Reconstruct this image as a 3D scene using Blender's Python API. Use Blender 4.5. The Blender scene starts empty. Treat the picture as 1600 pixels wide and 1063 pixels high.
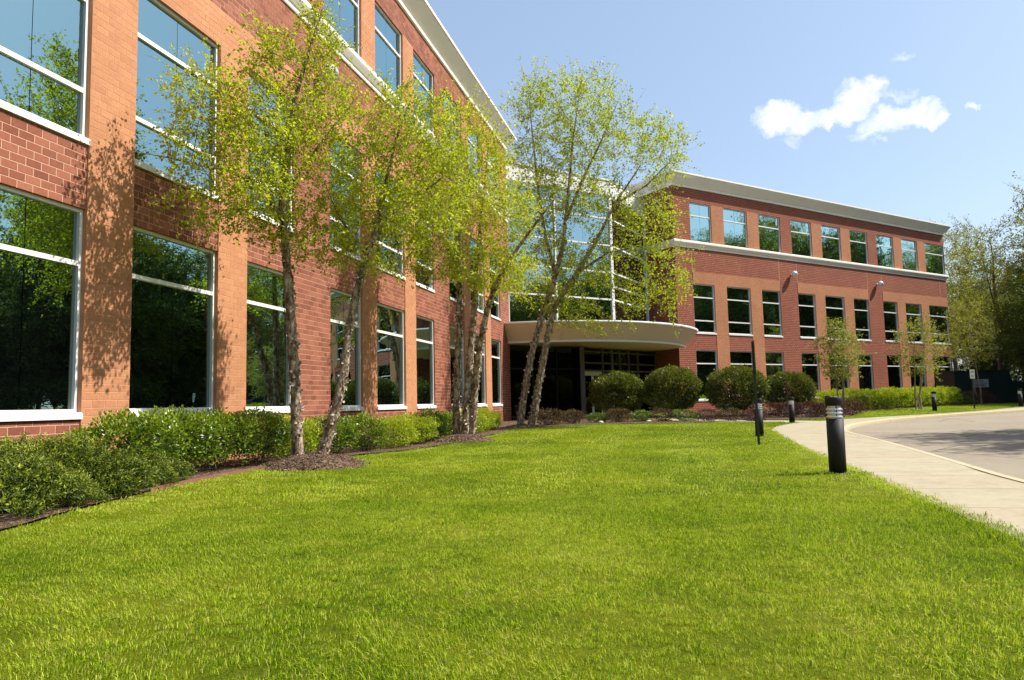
import bpy, math, random
import numpy as np
from mathutils import Vector, Matrix
from mathutils.geometry import delaunay_2d_cdt

random.seed(7)
RNG = np.random.default_rng(11)
scene = bpy.context.scene
C = scene.collection
PI = math.pi

# ------------------------------------------------------------------ camera
EYE, FPX, PITCH, ROLL = 1.07, 1138.97, 0.0880, 0.0230
cam_data = bpy.data.cameras.new('camera')
cam_data.sensor_width = 36.0
cam_data.lens = FPX / 1600.0 * 36.0
cam_data.clip_start = 0.05
cam_data.clip_end = 3000.0
cam = bpy.data.objects.new('camera', cam_data)
C.objects.link(cam)
cam.matrix_world = (Matrix.Translation((0, 0, EYE)) @ Matrix.Rotation(PI / 2 + PITCH, 4, 'X')
                    @ Matrix.Rotation(-ROLL, 4, 'Z'))
scene.camera = cam

# ------------------------------------------------------------------ light
SUN_AZ, SUN_EL = math.radians(85), math.radians(49)     # azimuth from +Y towards +X
sun_dir = Vector((math.cos(SUN_EL) * math.sin(SUN_AZ), math.cos(SUN_EL) * math.cos(SUN_AZ), math.sin(SUN_EL)))
sd = bpy.data.lights.new('sun', 'SUN')
sd.energy = 4.2
sd.angle = math.radians(0.53)
sd.color = (1.0, 0.955, 0.88)
sun = bpy.data.objects.new('sun', sd)
C.objects.link(sun)
sun.rotation_mode = 'QUATERNION'
sun.rotation_quaternion = sun_dir.to_track_quat('Z', 'Y')
sun.location = (60, 5, 60)

scene.view_settings.view_transform = 'Standard'
scene.view_settings.look = 'None'
scene.view_settings.gamma = 1.0
scene.view_settings.use_curve_mapping = False
scene.view_settings.exposure = 0.90


class NT:
    """tiny helper around a node tree"""
    def __init__(self, tree):
        self.t = tree
        self.n = tree.nodes
        self.l = tree.links

    def add(self, kind, **kw):
        nd = self.n.new(kind)
        for k, v in kw.items():
            if k == 'inp':
                for kk, vv in v.items():
                    if isinstance(vv, bpy.types.NodeSocket):
                        self.l.new(vv, nd.inputs[kk])
                    else:
                        nd.inputs[kk].default_value = vv
            else:
                setattr(nd, k, v)
        return nd

    def link(self, a, b):
        self.l.new(a, b)

    def math(self, op, a, b=None, clamp=False):
        nd = self.n.new('ShaderNodeMath')
        nd.operation = op
        nd.use_clamp = clamp
        for i, v in enumerate((a, b)):
            if v is None:
                continue
            if isinstance(v, bpy.types.NodeSocket):
                self.l.new(v, nd.inputs[i])
            else:
                nd.inputs[i].default_value = v
        return nd.outputs[0]

    def mix(self, fac, a, b, blend='MIX'):
        nd = self.n.new('ShaderNodeMix')
        nd.data_type = 'RGBA'
        nd.blend_type = blend
        for i, v in ((0, fac), (6, a), (7, b)):
            if isinstance(v, bpy.types.NodeSocket):
                self.l.new(v, nd.inputs[i])
            else:
                nd.inputs[i].default_value = v if not isinstance(v, tuple) or len(v) == 4 else (*v, 1)
        return nd.outputs[2]

    def ramp(self, fac, stops):
        nd = self.n.new('ShaderNodeValToRGB')
        e = nd.color_ramp.elements
        while len(e) < len(stops):
            e.new(0.5)
        for el, (p, c) in zip(e, stops):
            el.position = p
            el.color = (*c, 1) if len(c) == 3 else c
        self.l.new(fac, nd.inputs[0])
        return nd.outputs[0]

    def noise(self, vec, scale, detail=4, rough=0.55):
        nd = self.add('ShaderNodeTexNoise', inp={'Scale': scale, 'Detail': detail, 'Roughness': rough})
        if vec is not None:
            self.l.new(vec, nd.inputs['Vector'])
        return nd.outputs[0]


world = bpy.data.worlds.new('World')
scene.world = world
world.use_nodes = True
w = NT(world.node_tree)
w.n.clear()
sky = w.add('ShaderNodeTexSky', sky_type='NISHITA', sun_disc=False)
sky.sun_elevation = SUN_EL
sky.sun_rotation = SUN_AZ
sky.altitude = 50
sky.air_density = 1.0
sky.dust_density = 1.7
sky.ozone_density = 1.0
tc = w.add('ShaderNodeTexCoord')


def px_dir(x, y):
    U, V = (x - 800) / FPX, (y - 531.5) / FPX
    cr, sr = math.cos(ROLL), math.sin(ROLL)
    u, v = U * cr - V * sr, U * sr + V * cr
    cp, sp = math.cos(PITCH), math.sin(PITCH)
    return Vector((u, cp + v * sp, sp - v * cp))


def at(x, y, Y):
    """world point seen at photo pixel (x, y) at a depth of Y metres north of the camera"""
    d = px_dir(x, y)
    return d * (Y / d.y) + Vector((0, 0, EYE))


# one small fair-weather cumulus, as a density over sky directions
CLOUD = [(1215, 188, 30, 22, 1.0), (1250, 192, 34, 17, .95), (1300, 182, 34, 16, .85), (1345, 150, 36, 26, .9),
         (1325, 170, 40, 16, .8), (1368, 128, 20, 16, .75), (1395, 185, 44, 16, .9), (1430, 174, 40, 17, 1.0),
         (1462, 182, 20, 14, .8), (1372, 206, 34, 12, .55), (1242, 220, 14, 10, .35), (1378, 226, 12, 6, .3),
         (1410, 84, 22, 7, .32), (1521, 167, 13, 6, .75), (1400, 150, 34, 8, .35)]
wob = w.add('ShaderNodeTexNoise', noise_dimensions='3D', inp={'Scale': 30.0, 'Detail': 6.0, 'Roughness': 0.62})
w.link(tc.outputs['Generated'], wob.inputs['Vector'])
off = w.add('ShaderNodeVectorMath', operation='MULTIPLY_ADD')
w.link(wob.outputs['Color'], off.inputs[0])
off.inputs[1].default_value = (0.05, 0.05, 0.05)
off.inputs[2].default_value = (-0.025, -0.025, -0.025)
dirn = w.add('ShaderNodeVectorMath', operation='ADD')
w.link(tc.outputs['Generated'], dirn.inputs[0])
w.link(off.outputs[0], dirn.inputs[1])
acc = None
for (cx, cy, rx, ry, amp) in CLOUD:
    c0 = px_dir(cx, cy).normalized()
    ex = (px_dir(cx + rx, cy).normalized() - c0)
    ey = (px_dir(cx, cy + ry).normalized() - c0)
    sub = w.add('ShaderNodeVectorMath', operation='SUBTRACT')
    w.link(dirn.outputs[0], sub.inputs[0])
    sub.inputs[1].default_value = c0
    comps = []
    for e in (ex, ey):
        dt = w.add('ShaderNodeVectorMath', operation='DOT_PRODUCT')
        w.link(sub.outputs[0], dt.inputs[0])
        dt.inputs[1].default_value = e / e.length_squared
        comps.append(w.math('MULTIPLY', dt.outputs['Value'], dt.outputs['Value']))
    r2 = w.math('ADD', comps[0], comps[1])
    v = w.math('MULTIPLY', w.math('SUBTRACT', 1.0, w.math('MULTIPLY', r2, 0.55), clamp=True), amp)
    acc = v if acc is None else w.math('MAXIMUM', acc, v)
wisp = w.noise(dirn.outputs[0], 75.0, 5, 0.6)
dens = w.math('ADD', acc, w.math('MULTIPLY', w.math('MULTIPLY', w.math('SUBTRACT', wisp, 0.5), 0.95), w.math('MULTIPLY', acc, 3.0, clamp=True)))
front = w.add('ShaderNodeVectorMath', operation='DOT_PRODUCT')
w.link(tc.outputs['Generated'], front.inputs[0])
front.inputs[1].default_value = px_dir(1340, 180).normalized()
dens = w.math('MULTIPLY', dens, w.math('GREATER_THAN', front.outputs['Value'], 0.9))
mask = w.ramp(dens, [(0.12, (0, 0, 0)), (0.50, (0.40, 0.40, 0.40)), (1.0, (1, 1, 1))])
hazy = w.mix(0.40, sky.outputs[0], (2.75, 3.65, 4.8, 1))        # thin even spring haze
skyc = w.mix(w.math('MULTIPLY', mask, 0.84), hazy, w.mix(w.ramp(w.noise(dirn.outputs[0], 42.0, 4, 0.6), [(0.38, (0, 0, 0)), (0.62, (1, 1, 1))]), (5.9, 6.2, 6.7, 1), (8.2, 8.0, 7.8, 1)))
bg = w.add('ShaderNodeBackground', inp={'Strength': 0.107})
w.link(skyc, bg.inputs[0])
wo = w.add('ShaderNodeOutputWorld')
w.link(bg.outputs[0], wo.inputs[0])

# ------------------------------------------------------------------ frames of the two wings
LX, LY, A1 = -6.4519, 13.9673, 0.2326
RX, RY, A2 = 16.1351, 51.1728, 0.2326 + PI / 4
SA, CA, SB, CB = math.sin(A1), math.cos(A1), math.sin(A2), math.cos(A2)


def L(t, D, z=0.0):
    return Vector((LX + SA * t + CA * D, LY + CA * t - SA * D, z))


def R(t, D, z=0.0):
    return Vector((RX + SB * t + CB * D, RY + CB * t - SB * D, z))


def gz(x, y):
    s = np.clip((np.asarray(y, float) - 27) / 23, 0, 1)
    return 0.30 * s * s * (3 - 2 * s)


# ------------------------------------------------------------------ object helpers
def link(o, parent=None):
    C.objects.link(o)
    if parent is not None:
        o.parent = parent
    return o


def tag(o, label=None, cat=None, group=None, kind=None):
    if label:
        o['label'] = label
    if cat:
        o['category'] = cat
    if group:
        o['group'] = group
    if kind:
        o['kind'] = kind
    return o


def empty(name, loc, label, cat, group=None, rz=0.0):
    o = bpy.data.objects.new(name, None)
    o.empty_display_size = 0.3
    o.location = loc
    o.rotation_euler = (0, 0, rz)
    link(o)
    return tag(o, label, cat, group)


class MB:
    """mesh builder: collects verts / faces with material index and optional uv (metres)"""
    def __init__(self):
        self.v, self.f, self.m, self.uv, self.sm = [], [], [], [], []

    def face(self, pts, mi=0, uv=None, smooth=False):
        i = len(self.v)
        self.v += [tuple(p) for p in pts]
        self.f.append(tuple(range(i, i + len(pts))))
        self.m.append(mi)
        self.uv += list(uv) if uv else [(p[0], p[2]) for p in pts]
        self.sm.append(smooth)

    def box(self, x0, x1, y0, y1, z0, z1, mi=0, skip='', side=None):
        s = mi if side is None else side
        P = lambda a, b, c: (a, b, c)
        if 'f' not in skip:   # front: +n is +y in local wall frame
            self.face([P(x1, y1, z0), P(x0, y1, z0), P(x0, y1, z1), P(x1, y1, z1)], mi,
                      [(x1, z0), (x0, z0), (x0, z1), (x1, z1)])
        if 'b' not in skip:
            self.face([P(x0, y0, z0), P(x1, y0, z0), P(x1, y0, z1), P(x0, y0, z1)], mi,
                      [(x0, z0), (x1, z0), (x1, z1), (x0, z1)])
        if 'l' not in skip:
            self.face([P(x0, y1, z0), P(x0, y0, z0), P(x0, y0, z1), P(x0, y1, z1)], s,
                      [(y1, z0), (y0, z0), (y0, z1), (y1, z1)])
        if 'r' not in skip:
            self.face([P(x1, y0, z0), P(x1, y1, z0), P(x1, y1, z1), P(x1, y0, z1)], s,
                      [(y0, z0), (y1, z0), (y1, z1), (y0, z1)])
        if 't' not in skip:
            self.face([P(x0, y1, z1), P(x0, y0, z1), P(x1, y0, z1), P(x1, y1, z1)], s,
                      [(x0, y1), (x0, y0), (x1, y0), (x1, y1)])
        if 'u' not in skip:
            self.face([P(x0, y0, z0), P(x0, y1, z0), P(x1, y1, z0), P(x1, y0, z0)], s,
                      [(x0, y0), (x0, y1), (x1, y1), (x1, y0)])

    def lathe(self, prof, n=24, mi=0, cx=0, cy=0, smooth=True, cap=True):
        ring = [[(cx + r * math.cos(2 * PI * k / n), cy + r * math.sin(2 * PI * k / n), z) for k in range(n)]
                for r, z in prof]
        for a, b in zip(ring, ring[1:]):
            for k in range(n):
                self.face([a[k], a[(k + 1) % n], b[(k + 1) % n], b[k]], mi, smooth=smooth)
        if cap:
            self.face(ring[0][::-1], mi)
            self.face(ring[-1], mi)

    def mesh(self, name, mats):
        me = bpy.data.meshes.new(name)
        me.from_pydata(self.v, [], self.f)
        for m in mats:
            me.materials.append(m)
        me.polygons.foreach_set('material_index', self.m)
        me.polygons.foreach_set('use_smooth', self.sm)
        uvl = me.uv_layers.new(name='uv')
        uvl.data.foreach_set('uv', np.array(self.uv, np.float32).ravel())
        me.update()
        if any(self.sm):
            import bmesh
            bm = bmesh.new()
            bm.from_mesh(me)
            bmesh.ops.remove_doubles(bm, verts=bm.verts, dist=1e-5)
            bm.to_mesh(me)
            bm.free()
        return me

    def build(self, name, mats, parent=None, mat=None, loc=None):
        o = bpy.data.objects.new(name, self.mesh(name, mats if isinstance(mats, (list, tuple)) else [mats]))
        if mat is not None:
            o.matrix_local = mat
        if loc is not None:
            o.location = loc
        return link(o, parent)


def np_mesh(name, V, F, mats, midx=None, var=None, smooth=None):
    """fast mesh from arrays; F is (n,3) or (n,4) or a list of such arrays"""
    Fs = F if isinstance(F, list) else [F]
    me = bpy.data.meshes.new(name)
    nl = sum(f.size for f in Fs)
    npoly = sum(len(f) for f in Fs)
    me.vertices.add(len(V))
    me.vertices.foreach_set('co', np.asarray(V, np.float32).ravel())
    me.loops.add(nl)
    me.loops.foreach_set('vertex_index', np.concatenate([f.ravel() for f in Fs]).astype(np.int32))
    me.polygons.add(npoly)
    st, pos = [], 0
    for f in Fs:
        k = f.shape[1]
        st.append(pos + np.arange(len(f)) * k)
        pos += f.size
    me.polygons.foreach_set('loop_start', np.concatenate(st).astype(np.int32))
    for m in mats:
        me.materials.append(m)
    if midx is not None:
        me.polygons.foreach_set('material_index', np.asarray(midx, np.int32))
    me.polygons.foreach_set('use_smooth', np.full(npoly, bool(smooth)))
    if var is not None:
        a = me.attributes.new('var', 'FLOAT', 'FACE')
        a.data.foreach_set('value', np.asarray(var, np.float32))
    me.update(calc_edges=True)
    me.validate()
    return me


def add_obj(name, me, parent=None, loc=None):
    o = bpy.data.objects.new(name, me)
    if loc is not None:
        o.location = loc
    return link(o, parent)


# ------------------------------------------------------------------ materials
def material(name):
    m = bpy.data.materials.new(name)
    m.use_nodes = True
    t = NT(m.node_tree)
    t.n.clear()
    out = t.add('ShaderNodeOutputMaterial')
    return m, t, out


def principled(t, out, **inp):
    b = t.add('ShaderNodeBsdfPrincipled')
    for k, v in inp.items():
        k = k.replace('_', ' ')
        if isinstance(v, bpy.types.NodeSocket):
            t.link(v, b.inputs[k])
        else:
            b.inputs[k].default_value = v if not (isinstance(v, tuple) and len(v) == 3) else (*v, 1)
    t.link(b.outputs[0], out.inputs['Surface'])
    return b


def bump(t, h, strength, dist=0.01):
    b = t.add('ShaderNodeBump', inp={'Strength': strength, 'Distance': dist})
    t.link(h, b.inputs['Height'])
    return b.outputs[0]


def geo_pos(t):
    return t.add('ShaderNodeNewGeometry').outputs['Position']


def var_attr(t):
    return t.add('ShaderNodeAttribute', attribute_name='var').outputs['Fac']


def mat_simple(name, col, rough=0.6, noise=0.12, scale=6.0, metallic=0.0, spec=0.5, bumpy=0.0, bscale=60.0):
    m, t, out = material(name)
    p = geo_pos(t)
    n = t.noise(p, scale, 5, 0.6)
    f = t.math('MULTIPLY_ADD', n, noise * 2)
    nd = f.node
    nd.inputs[2].default_value = 1 - noise
    c = t.mix(1.0, (*col, 1), f, 'MULTIPLY')
    b = principled(t, out, Base_Color=c, Roughness=rough, Metallic=metallic)
    b.inputs['Specular IOR Level'].default_value = spec
    if bumpy:
        t.link(bump(t, t.noise(p, bscale, 4), bumpy), b.inputs['Normal'])
    return m


def mat_brick_solid(name, c0, c1, c2):
    """single fired-clay unit; 'var' picks the tone of the unit"""
    m, t, out = material(name)
    p = geo_pos(t)
    v = var_attr(t)
    base = t.ramp(v, [(0.0, c0), (0.5, c1), (1.0, c2)])
    n = t.noise(p, 22, 6, 0.7)
    big = t.noise(p, 0.55, 3, 0.5)
    base = t.mix(1.0, base, t.ramp(n, [(0.3, (0.84,) * 3), (0.7, (1.12,) * 3)]), 'MULTIPLY')
    base = t.mix(1.0, base, t.ramp(big, [(0.3, (0.9,) * 3), (0.7, (1.08,) * 3)]), 'MULTIPLY')
    b = principled(t, out, Base_Color=base, Roughness=0.88)
    b.inputs['Specular IOR Level'].default_value = 0.25
    t.link(bump(t, t.noise(p, 180, 4), 0.35, 0.004), b.inputs['Normal'])
    return m


def mat_brick_tex(name, c0, c1, mortar, msize=0.010):
    """coursed masonry from a uv in metres, for walls too far off to tell the units apart"""
    m, t, out = material(name)
    uv = t.add('ShaderNodeUVMap').outputs[0]
    bt = t.add('ShaderNodeTexBrick', offset=0.5)
    t.link(uv, bt.inputs['Vector'])
    for k, vv in (('Color1', c0), ('Color2', c1), ('Mortar', mortar)):
        bt.inputs[k].default_value = (*vv, 1)
    bt.inputs['Scale'].default_value = 1.0
    bt.inputs['Mortar Size'].default_value = msize
    bt.inputs['Mortar Smooth'].default_value = 0.2
    bt.inputs['Bias'].default_value = 0.0
    bt.inputs['Brick Width'].default_value = 0.272
    bt.inputs['Row Height'].default_value = 0.13
    p = geo_pos(t)
    n = t.noise(p, 9, 5, 0.7)
    big = t.noise(p, 0.4, 3, 0.5)
    c = t.mix(1.0, bt.outputs[0], t.ramp(n, [(0.3, (0.85,) * 3), (0.7, (1.12,) * 3)]), 'MULTIPLY')
    c = t.mix(1.0, c, t.ramp(big, [(0.3, (0.9,) * 3), (0.7, (1.08,) * 3)]), 'MULTIPLY')
    b = principled(t, out, Base_Color=c, Roughness=0.9)
    b.inputs['Specular IOR Level'].default_value = 0.2
    t.link(bump(t, t.math('SUBTRACT', 1.0, bt.outputs[1]), 0.6, 0.008), b.inputs['Normal'])
    return m


def mat_glass(name, tint, refl=0.55, dark=(0.002, 0.003, 0.003), wob=0.10, wscale=1.3):
    """coated office glazing: a strong tinted mirror over a dark interior"""
    m, t, out = material(name)
    p = geo_pos(t)
    g = t.add('ShaderNodeBsdfGlossy')
    g.inputs['Color'].default_value = (*tint, 1)
    g.inputs['Roughness'].default_value = 0.0
    d = t.add('ShaderNodeBsdfDiffuse')
    d.inputs['Color'].default_value = (*dark, 1)
    lw = t.add('ShaderNodeFresnel')
    lw.inputs['IOR'].default_value = 1.5
    f = t.math('ADD', lw.outputs[0], refl, clamp=True)
    nm = bump(t, t.noise(p, wscale, 2, 0.4), wob, 0.02)
    t.link(nm, g.inputs['Normal'])
    mx = t.add('ShaderNodeMixShader')
    t.link(f, mx.inputs[0])
    t.link(d.outputs[0], mx.inputs[1])
    t.link(g.outputs[0], mx.inputs[2])
    t.link(mx.outputs[0], out.inputs['Surface'])
    return m


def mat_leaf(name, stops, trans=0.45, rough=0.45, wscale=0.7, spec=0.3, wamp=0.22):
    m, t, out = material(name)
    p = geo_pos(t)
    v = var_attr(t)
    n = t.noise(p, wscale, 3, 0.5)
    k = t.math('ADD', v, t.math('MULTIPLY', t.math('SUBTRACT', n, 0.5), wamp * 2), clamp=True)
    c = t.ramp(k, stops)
    b = t.add('ShaderNodeBsdfPrincipled')
    t.link(c, b.inputs['Base Color'])
    b.inputs['Roughness'].default_value = rough
    b.inputs['Specular IOR Level'].default_value = spec
    tr = t.add('ShaderNodeBsdfTranslucent')
    t.link(t.mix(1.0, c, (1.15, 1.1, 0.55, 1), 'MULTIPLY'), tr.inputs['Color'])
    mx = t.add('ShaderNodeMixShader')
    mx.inputs[0].default_value = trans
    t.link(b.outputs[0], mx.inputs[1])
    t.link(tr.outputs[0], mx.inputs[2])
    t.link(mx.outputs[0], out.inputs['Surface'])
    return m


M = {}
M['red'] = mat_brick_solid('red_brick', (0.195, 0.060, 0.034), (0.265, 0.090, 0.051), (0.335, 0.124, 0.074))
M['tan'] = mat_brick_solid('tan_brick', (0.435, 0.190, 0.090), (0.475, 0.211, 0.101), (0.51, 0.235, 0.116))
M['red_mortar'] = mat_simple('red_mortar', (0.56, 0.33, 0.225), 0.95, 0.12, 14, bumpy=0.3, bscale=200)
M['tan_mortar'] = mat_simple('tan_mortar', (0.52, 0.26, 0.145), 0.95, 0.10, 14, bumpy=0.3, bscale=200)
M['red_wall'] = mat_brick_tex('red_brick_courses', (0.34, 0.108, 0.060), (0.395, 0.140, 0.082), (0.13, 0.048, 0.033), 0.019)
M['tan_wall'] = mat_brick_tex('tan_brick_courses', (0.44, 0.19, 0.092), (0.48, 0.215, 0.108), (0.33, 0.14, 0.07), 0.008)
M['reveal_red'] = mat_simple('red_reveal', (0.28, 0.09, 0.055), 0.9, 0.12, 12)
M['reveal_tan'] = mat_simple('tan_reveal', (0.50, 0.225, 0.11), 0.9, 0.10, 12)
M['white'] = mat_simple('white_painted_metal', (0.76, 0.75, 0.71), 0.42, 0.06, 4)
M['stone'] = mat_simple('cream_precast', (0.85, 0.80, 0.68), 0.75, 0.08, 1.5, bumpy=0.12, bscale=40)
M['canopy'] = mat_simple('canopy_panel', (0.72, 0.60, 0.45), 0.5, 0.05, 1.0)
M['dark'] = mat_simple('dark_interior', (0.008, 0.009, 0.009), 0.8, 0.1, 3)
M['joint'] = mat_simple('grey_sealant', (0.16, 0.155, 0.15), 0.6, 0.05, 5)
M['glass'] = mat_glass('tinted_glass', (0.58, 0.88, 0.90), 0.46)
M['glass_r'] = mat_glass('tinted_glass_far', (0.58, 0.90, 0.91), 0.56, wob=0.30, wscale=1.6)
M['glass_e'] = mat_glass('entrance_glass', (0.60, 0.88, 0.90), 0.50, wob=0.20, wscale=1.2)
M['glass_d'] = mat_glass('dark_glass', (0.55, 0.62, 0.62), 0.04, wob=0.05)  # dark glass with a very weak reflection
M['roof'] = mat_simple('roof_membrane', (0.35, 0.34, 0.33), 0.9, 0.1, 2)
M['black'] = mat_simple('black_powder_coat', (0.012, 0.013, 0.013), 0.62, 0.15, 8, spec=0.3)
M['steel'] = mat_simple('dark_green_steel', (0.018, 0.026, 0.022), 0.45, 0.12, 6)
M['box_green'] = mat_simple('dark_green_cabinet', (0.011, 0.024, 0.021), 0.40, 0.15, 2)
M['louvre'] = mat_simple('silver_reflector', (0.72, 0.73, 0.74), 0.22, 0.03, 5, metallic=0.6)
M['lens'] = mat_simple('frosted_lens', (0.42, 0.43, 0.42), 0.25, 0.04, 5)
M['signwhite'] = mat_simple('sign_white', (0.78, 0.78, 0.76), 0.4, 0.04, 5)
M['signgrey'] = mat_simple('sign_grey', (0.36, 0.36, 0.35), 0.5, 0.06, 20)
M['alu'] = mat_simple('anodised_aluminium', (0.13, 0.13, 0.125), 0.4, 0.05, 5)
M['ink'] = mat_simple('dark_print', (0.05, 0.05, 0.05), 0.6, 0.05, 9)
M['stone_w'] = mat_simple('white_rock', (0.62, 0.60, 0.56), 0.85, 0.15, 8, bumpy=0.4, bscale=30)
M['edging'] = mat_simple('brown_edging', (0.21, 0.085, 0.055), 0.7, 0.25, 5)

LEAF_BIRCH = [(0.0, (0.19, 0.28, 0.012)), (0.45, (0.40, 0.485, 0.020)), (1.0, (0.64, 0.65, 0.07))]
M['birch_leaf'] = mat_leaf('birch_leaves', LEAF_BIRCH, 0.52, wamp=.3)
M['birch_leaf_pale'] = mat_leaf('young_birch_leaves', [(0.0, (0.15, 0.18, 0.03)), (0.5, (0.28, 0.31, 0.06)), (1.0, (0.42, 0.43, 0.11))], 0.45)
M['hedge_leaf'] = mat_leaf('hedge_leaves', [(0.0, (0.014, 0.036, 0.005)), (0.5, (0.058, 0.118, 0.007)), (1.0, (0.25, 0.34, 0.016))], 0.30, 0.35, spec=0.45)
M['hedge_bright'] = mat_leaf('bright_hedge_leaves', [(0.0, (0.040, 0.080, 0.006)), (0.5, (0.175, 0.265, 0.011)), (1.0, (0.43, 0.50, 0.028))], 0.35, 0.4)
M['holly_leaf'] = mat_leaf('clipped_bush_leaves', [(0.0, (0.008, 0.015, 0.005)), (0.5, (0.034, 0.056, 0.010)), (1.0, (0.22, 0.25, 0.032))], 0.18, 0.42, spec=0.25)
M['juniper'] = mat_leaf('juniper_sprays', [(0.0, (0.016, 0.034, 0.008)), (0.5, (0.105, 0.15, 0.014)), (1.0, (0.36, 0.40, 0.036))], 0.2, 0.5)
M['barberry'] = mat_leaf('barberry_leaves', [(0.0, (0.018, 0.018, 0.008)), (0.45, (0.060, 0.045, 0.018)), (0.75, (0.15, 0.085, 0.045)), (1.0, (0.17, 0.15, 0.04))], 0.25, 0.5)
M['barberry_d'] = mat_leaf('dark_barberry_leaves', [(0.0, (0.020, 0.010, 0.009)), (0.6, (0.075, 0.024, 0.020)), (1.0, (0.15, 0.060, 0.040))], 0.25, 0.5)
M['wood_leaf'] = mat_leaf('woodland_leaves', [(0.0, (0.13, 0.15, 0.020)), (0.5, (0.30, 0.32, 0.04)), (1.0, (0.52, 0.48, 0.10))], 0.40, 0.5, wscale=0.16)
M['wood_leaf_d'] = mat_leaf('woodland_leaves_deep', [(0.0, (0.045, 0.075, 0.012)), (0.5, (0.115, 0.165, 0.018)), (1.0, (0.25, 0.29, 0.035))], 0.35, 0.5, wscale=0.16)


def mat_bark_birch():
    m, t, out = material('peeling_birch_bark')
    p = geo_pos(t)
    mp = t.add('ShaderNodeMapping')
    mp.inputs['Scale'].default_value = (1, 1, 0.45)
    t.link(p, mp.inputs['Vector'])
    n = t.noise(mp.outputs[0], 11, 6, 0.65)
    n2 = t.noise(mp.outputs[0], 34, 4, 0.6)
    c = t.ramp(n, [(0.34, (0.075, 0.052, 0.036)), (0.46, (0.21, 0.145, 0.095)), (0.53, (0.40, 0.30, 0.21)), (0.66, (0.66, 0.56, 0.45))])
    c = t.mix(1.0, c, t.ramp(n2, [(0.3, (0.6,) * 3), (0.65, (1.15,) * 3)]), 'MULTIPLY')
    b = principled(t, out, Base_Color=c, Roughness=0.9)
    b.inputs['Specular IOR Level'].default_value = 0.15
    h = t.math('ADD', n, t.math('MULTIPLY', n2, 0.4))
    t.link(bump(t, h, 1.0, 0.05), b.inputs['Normal'])
    return m


def mat_bark(name, c0, c1, scale=9):
    m, t, out = material(name)
    p = geo_pos(t)
    mp = t.add('ShaderNodeMapping')
    mp.inputs['Scale'].default_value = (1, 1, 0.2)
    t.link(p, mp.inputs['Vector'])
    n = t.noise(mp.outputs[0], scale, 5, 0.6)
    c = t.ramp(n, [(0.3, c0), (0.7, c1)])
    b = principled(t, out, Base_Color=c, Roughness=0.92)
    t.link(bump(t, n, 0.9, 0.04), b.inputs['Normal'])
    return m


M['birch_bark'] = mat_bark_birch()
M['bark'] = mat_bark('grey_brown_bark', (0.045, 0.034, 0.025), (0.15, 0.118, 0.088))
M['pale_bark'] = mat_bark('pale_bark', (0.16, 0.12, 0.085), (0.42, 0.35, 0.27), 14)


def mat_grass(name, blade):
    m, t, out = material(name)
    p = geo_pos(t)
    n1 = t.noise(p, 0.28, 5, 0.65)
    n2 = t.noise(p, 1.5, 5, 0.68)
    n3 = t.noise(p, 9.0, 3, 0.6)
    k = t.math('ADD', t.math('MULTIPLY_ADD', n1, 0.95), t.math('MULTIPLY', n2, 0.50))
    k.node.inputs[0].links[0].from_node.inputs[2].default_value = -0.19
    k = t.math('ADD', k, t.math('MULTIPLY', t.math('SUBTRACT', n3, 0.5), 0.25))
    if blade:
        k = t.math('ADD', k, t.math('MULTIPLY', t.math('SUBTRACT', var_attr(t), 0.5), 0.74))
    c = t.ramp(k, [(0.22, (0.076, 0.145, 0.005)), (0.40, (0.218, 0.348, 0.006)), (0.60, (0.375, 0.495, 0.010)), (0.84, (0.66, 0.68, 0.12))])
    if blade:
        # a few dry, straw coloured blades, thicker in some patches
        dry = t.math('GREATER_THAN', t.math('ADD', var_attr(t), t.math('MULTIPLY', t.noise(p, 1.1, 3), 0.30)), 1.09)
        c = t.mix(dry, c, (0.40, 0.345, 0.15, 1))
        b = t.add('ShaderNodeBsdfPrincipled')
        t.link(c, b.inputs['Base Color'])
        b.inputs['Roughness'].default_value = 0.45
        b.inputs['Specular IOR Level'].default_value = 0.12
        tr = t.add('ShaderNodeBsdfTranslucent')
        t.link(t.mix(1.0, c, (1.08, 1.12, 0.4, 1), 'MULTIPLY'), tr.inputs['Color'])
        mx = t.add('ShaderNodeMixShader')
        mx.inputs[0].default_value = 0.36
        t.link(b.outputs[0], mx.inputs[1])
        t.link(tr.outputs[0], mx.inputs[2])
        t.link(mx.outputs[0], out.inputs['Surface'])
    else:
        c = t.mix(1.0, c, (0.46, 0.42, 0.42, 1), 'MULTIPLY')  # ground colour darkened as the shade in the gaps between blades
        b = principled(t, out, Base_Color=c, Roughness=0.9)
        b.inputs['Specular IOR Level'].default_value = 0.1
        t.link(bump(t, t.noise(p, 40, 5, 0.7), 1.0, 0.06), b.inputs['Normal'])
    return m


M['lawn'] = mat_grass('shaded_lawn_ground', False)
M['blade'] = mat_grass('grass_blades', True)


def mat_mulch():
    m, t, out = material('bark_mulch')
    p = geo_pos(t)
    vo = t.add('ShaderNodeTexVoronoi', inp={'Scale': 34.0, 'Randomness': 1.0})
    t.link(p, vo.inputs['Vector'])
    n = t.noise(p, 60, 5, 0.7)
    c = t.ramp(t.add('ShaderNodeSeparateColor', inp={0: vo.outputs['Color']}).outputs[0],
               [(0.0, (0.05, 0.030, 0.019)), (0.5, (0.135, 0.083, 0.053)), (0.85, (0.23, 0.15, 0.10)), (1.0, (0.36, 0.26, 0.185))])
    c = t.mix(1.0, c, t.ramp(n, [(0.3, (0.6,) * 3), (0.7, (1.2,) * 3)]), 'MULTIPLY')
    b = principled(t, out, Base_Color=c, Roughness=0.95)
    b.inputs['Specular IOR Level'].default_value = 0.1
    t.link(bump(t, t.math('ADD', vo.outputs['Distance'], n), 1.0, 0.03), b.inputs['Normal'])
    return m


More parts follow.
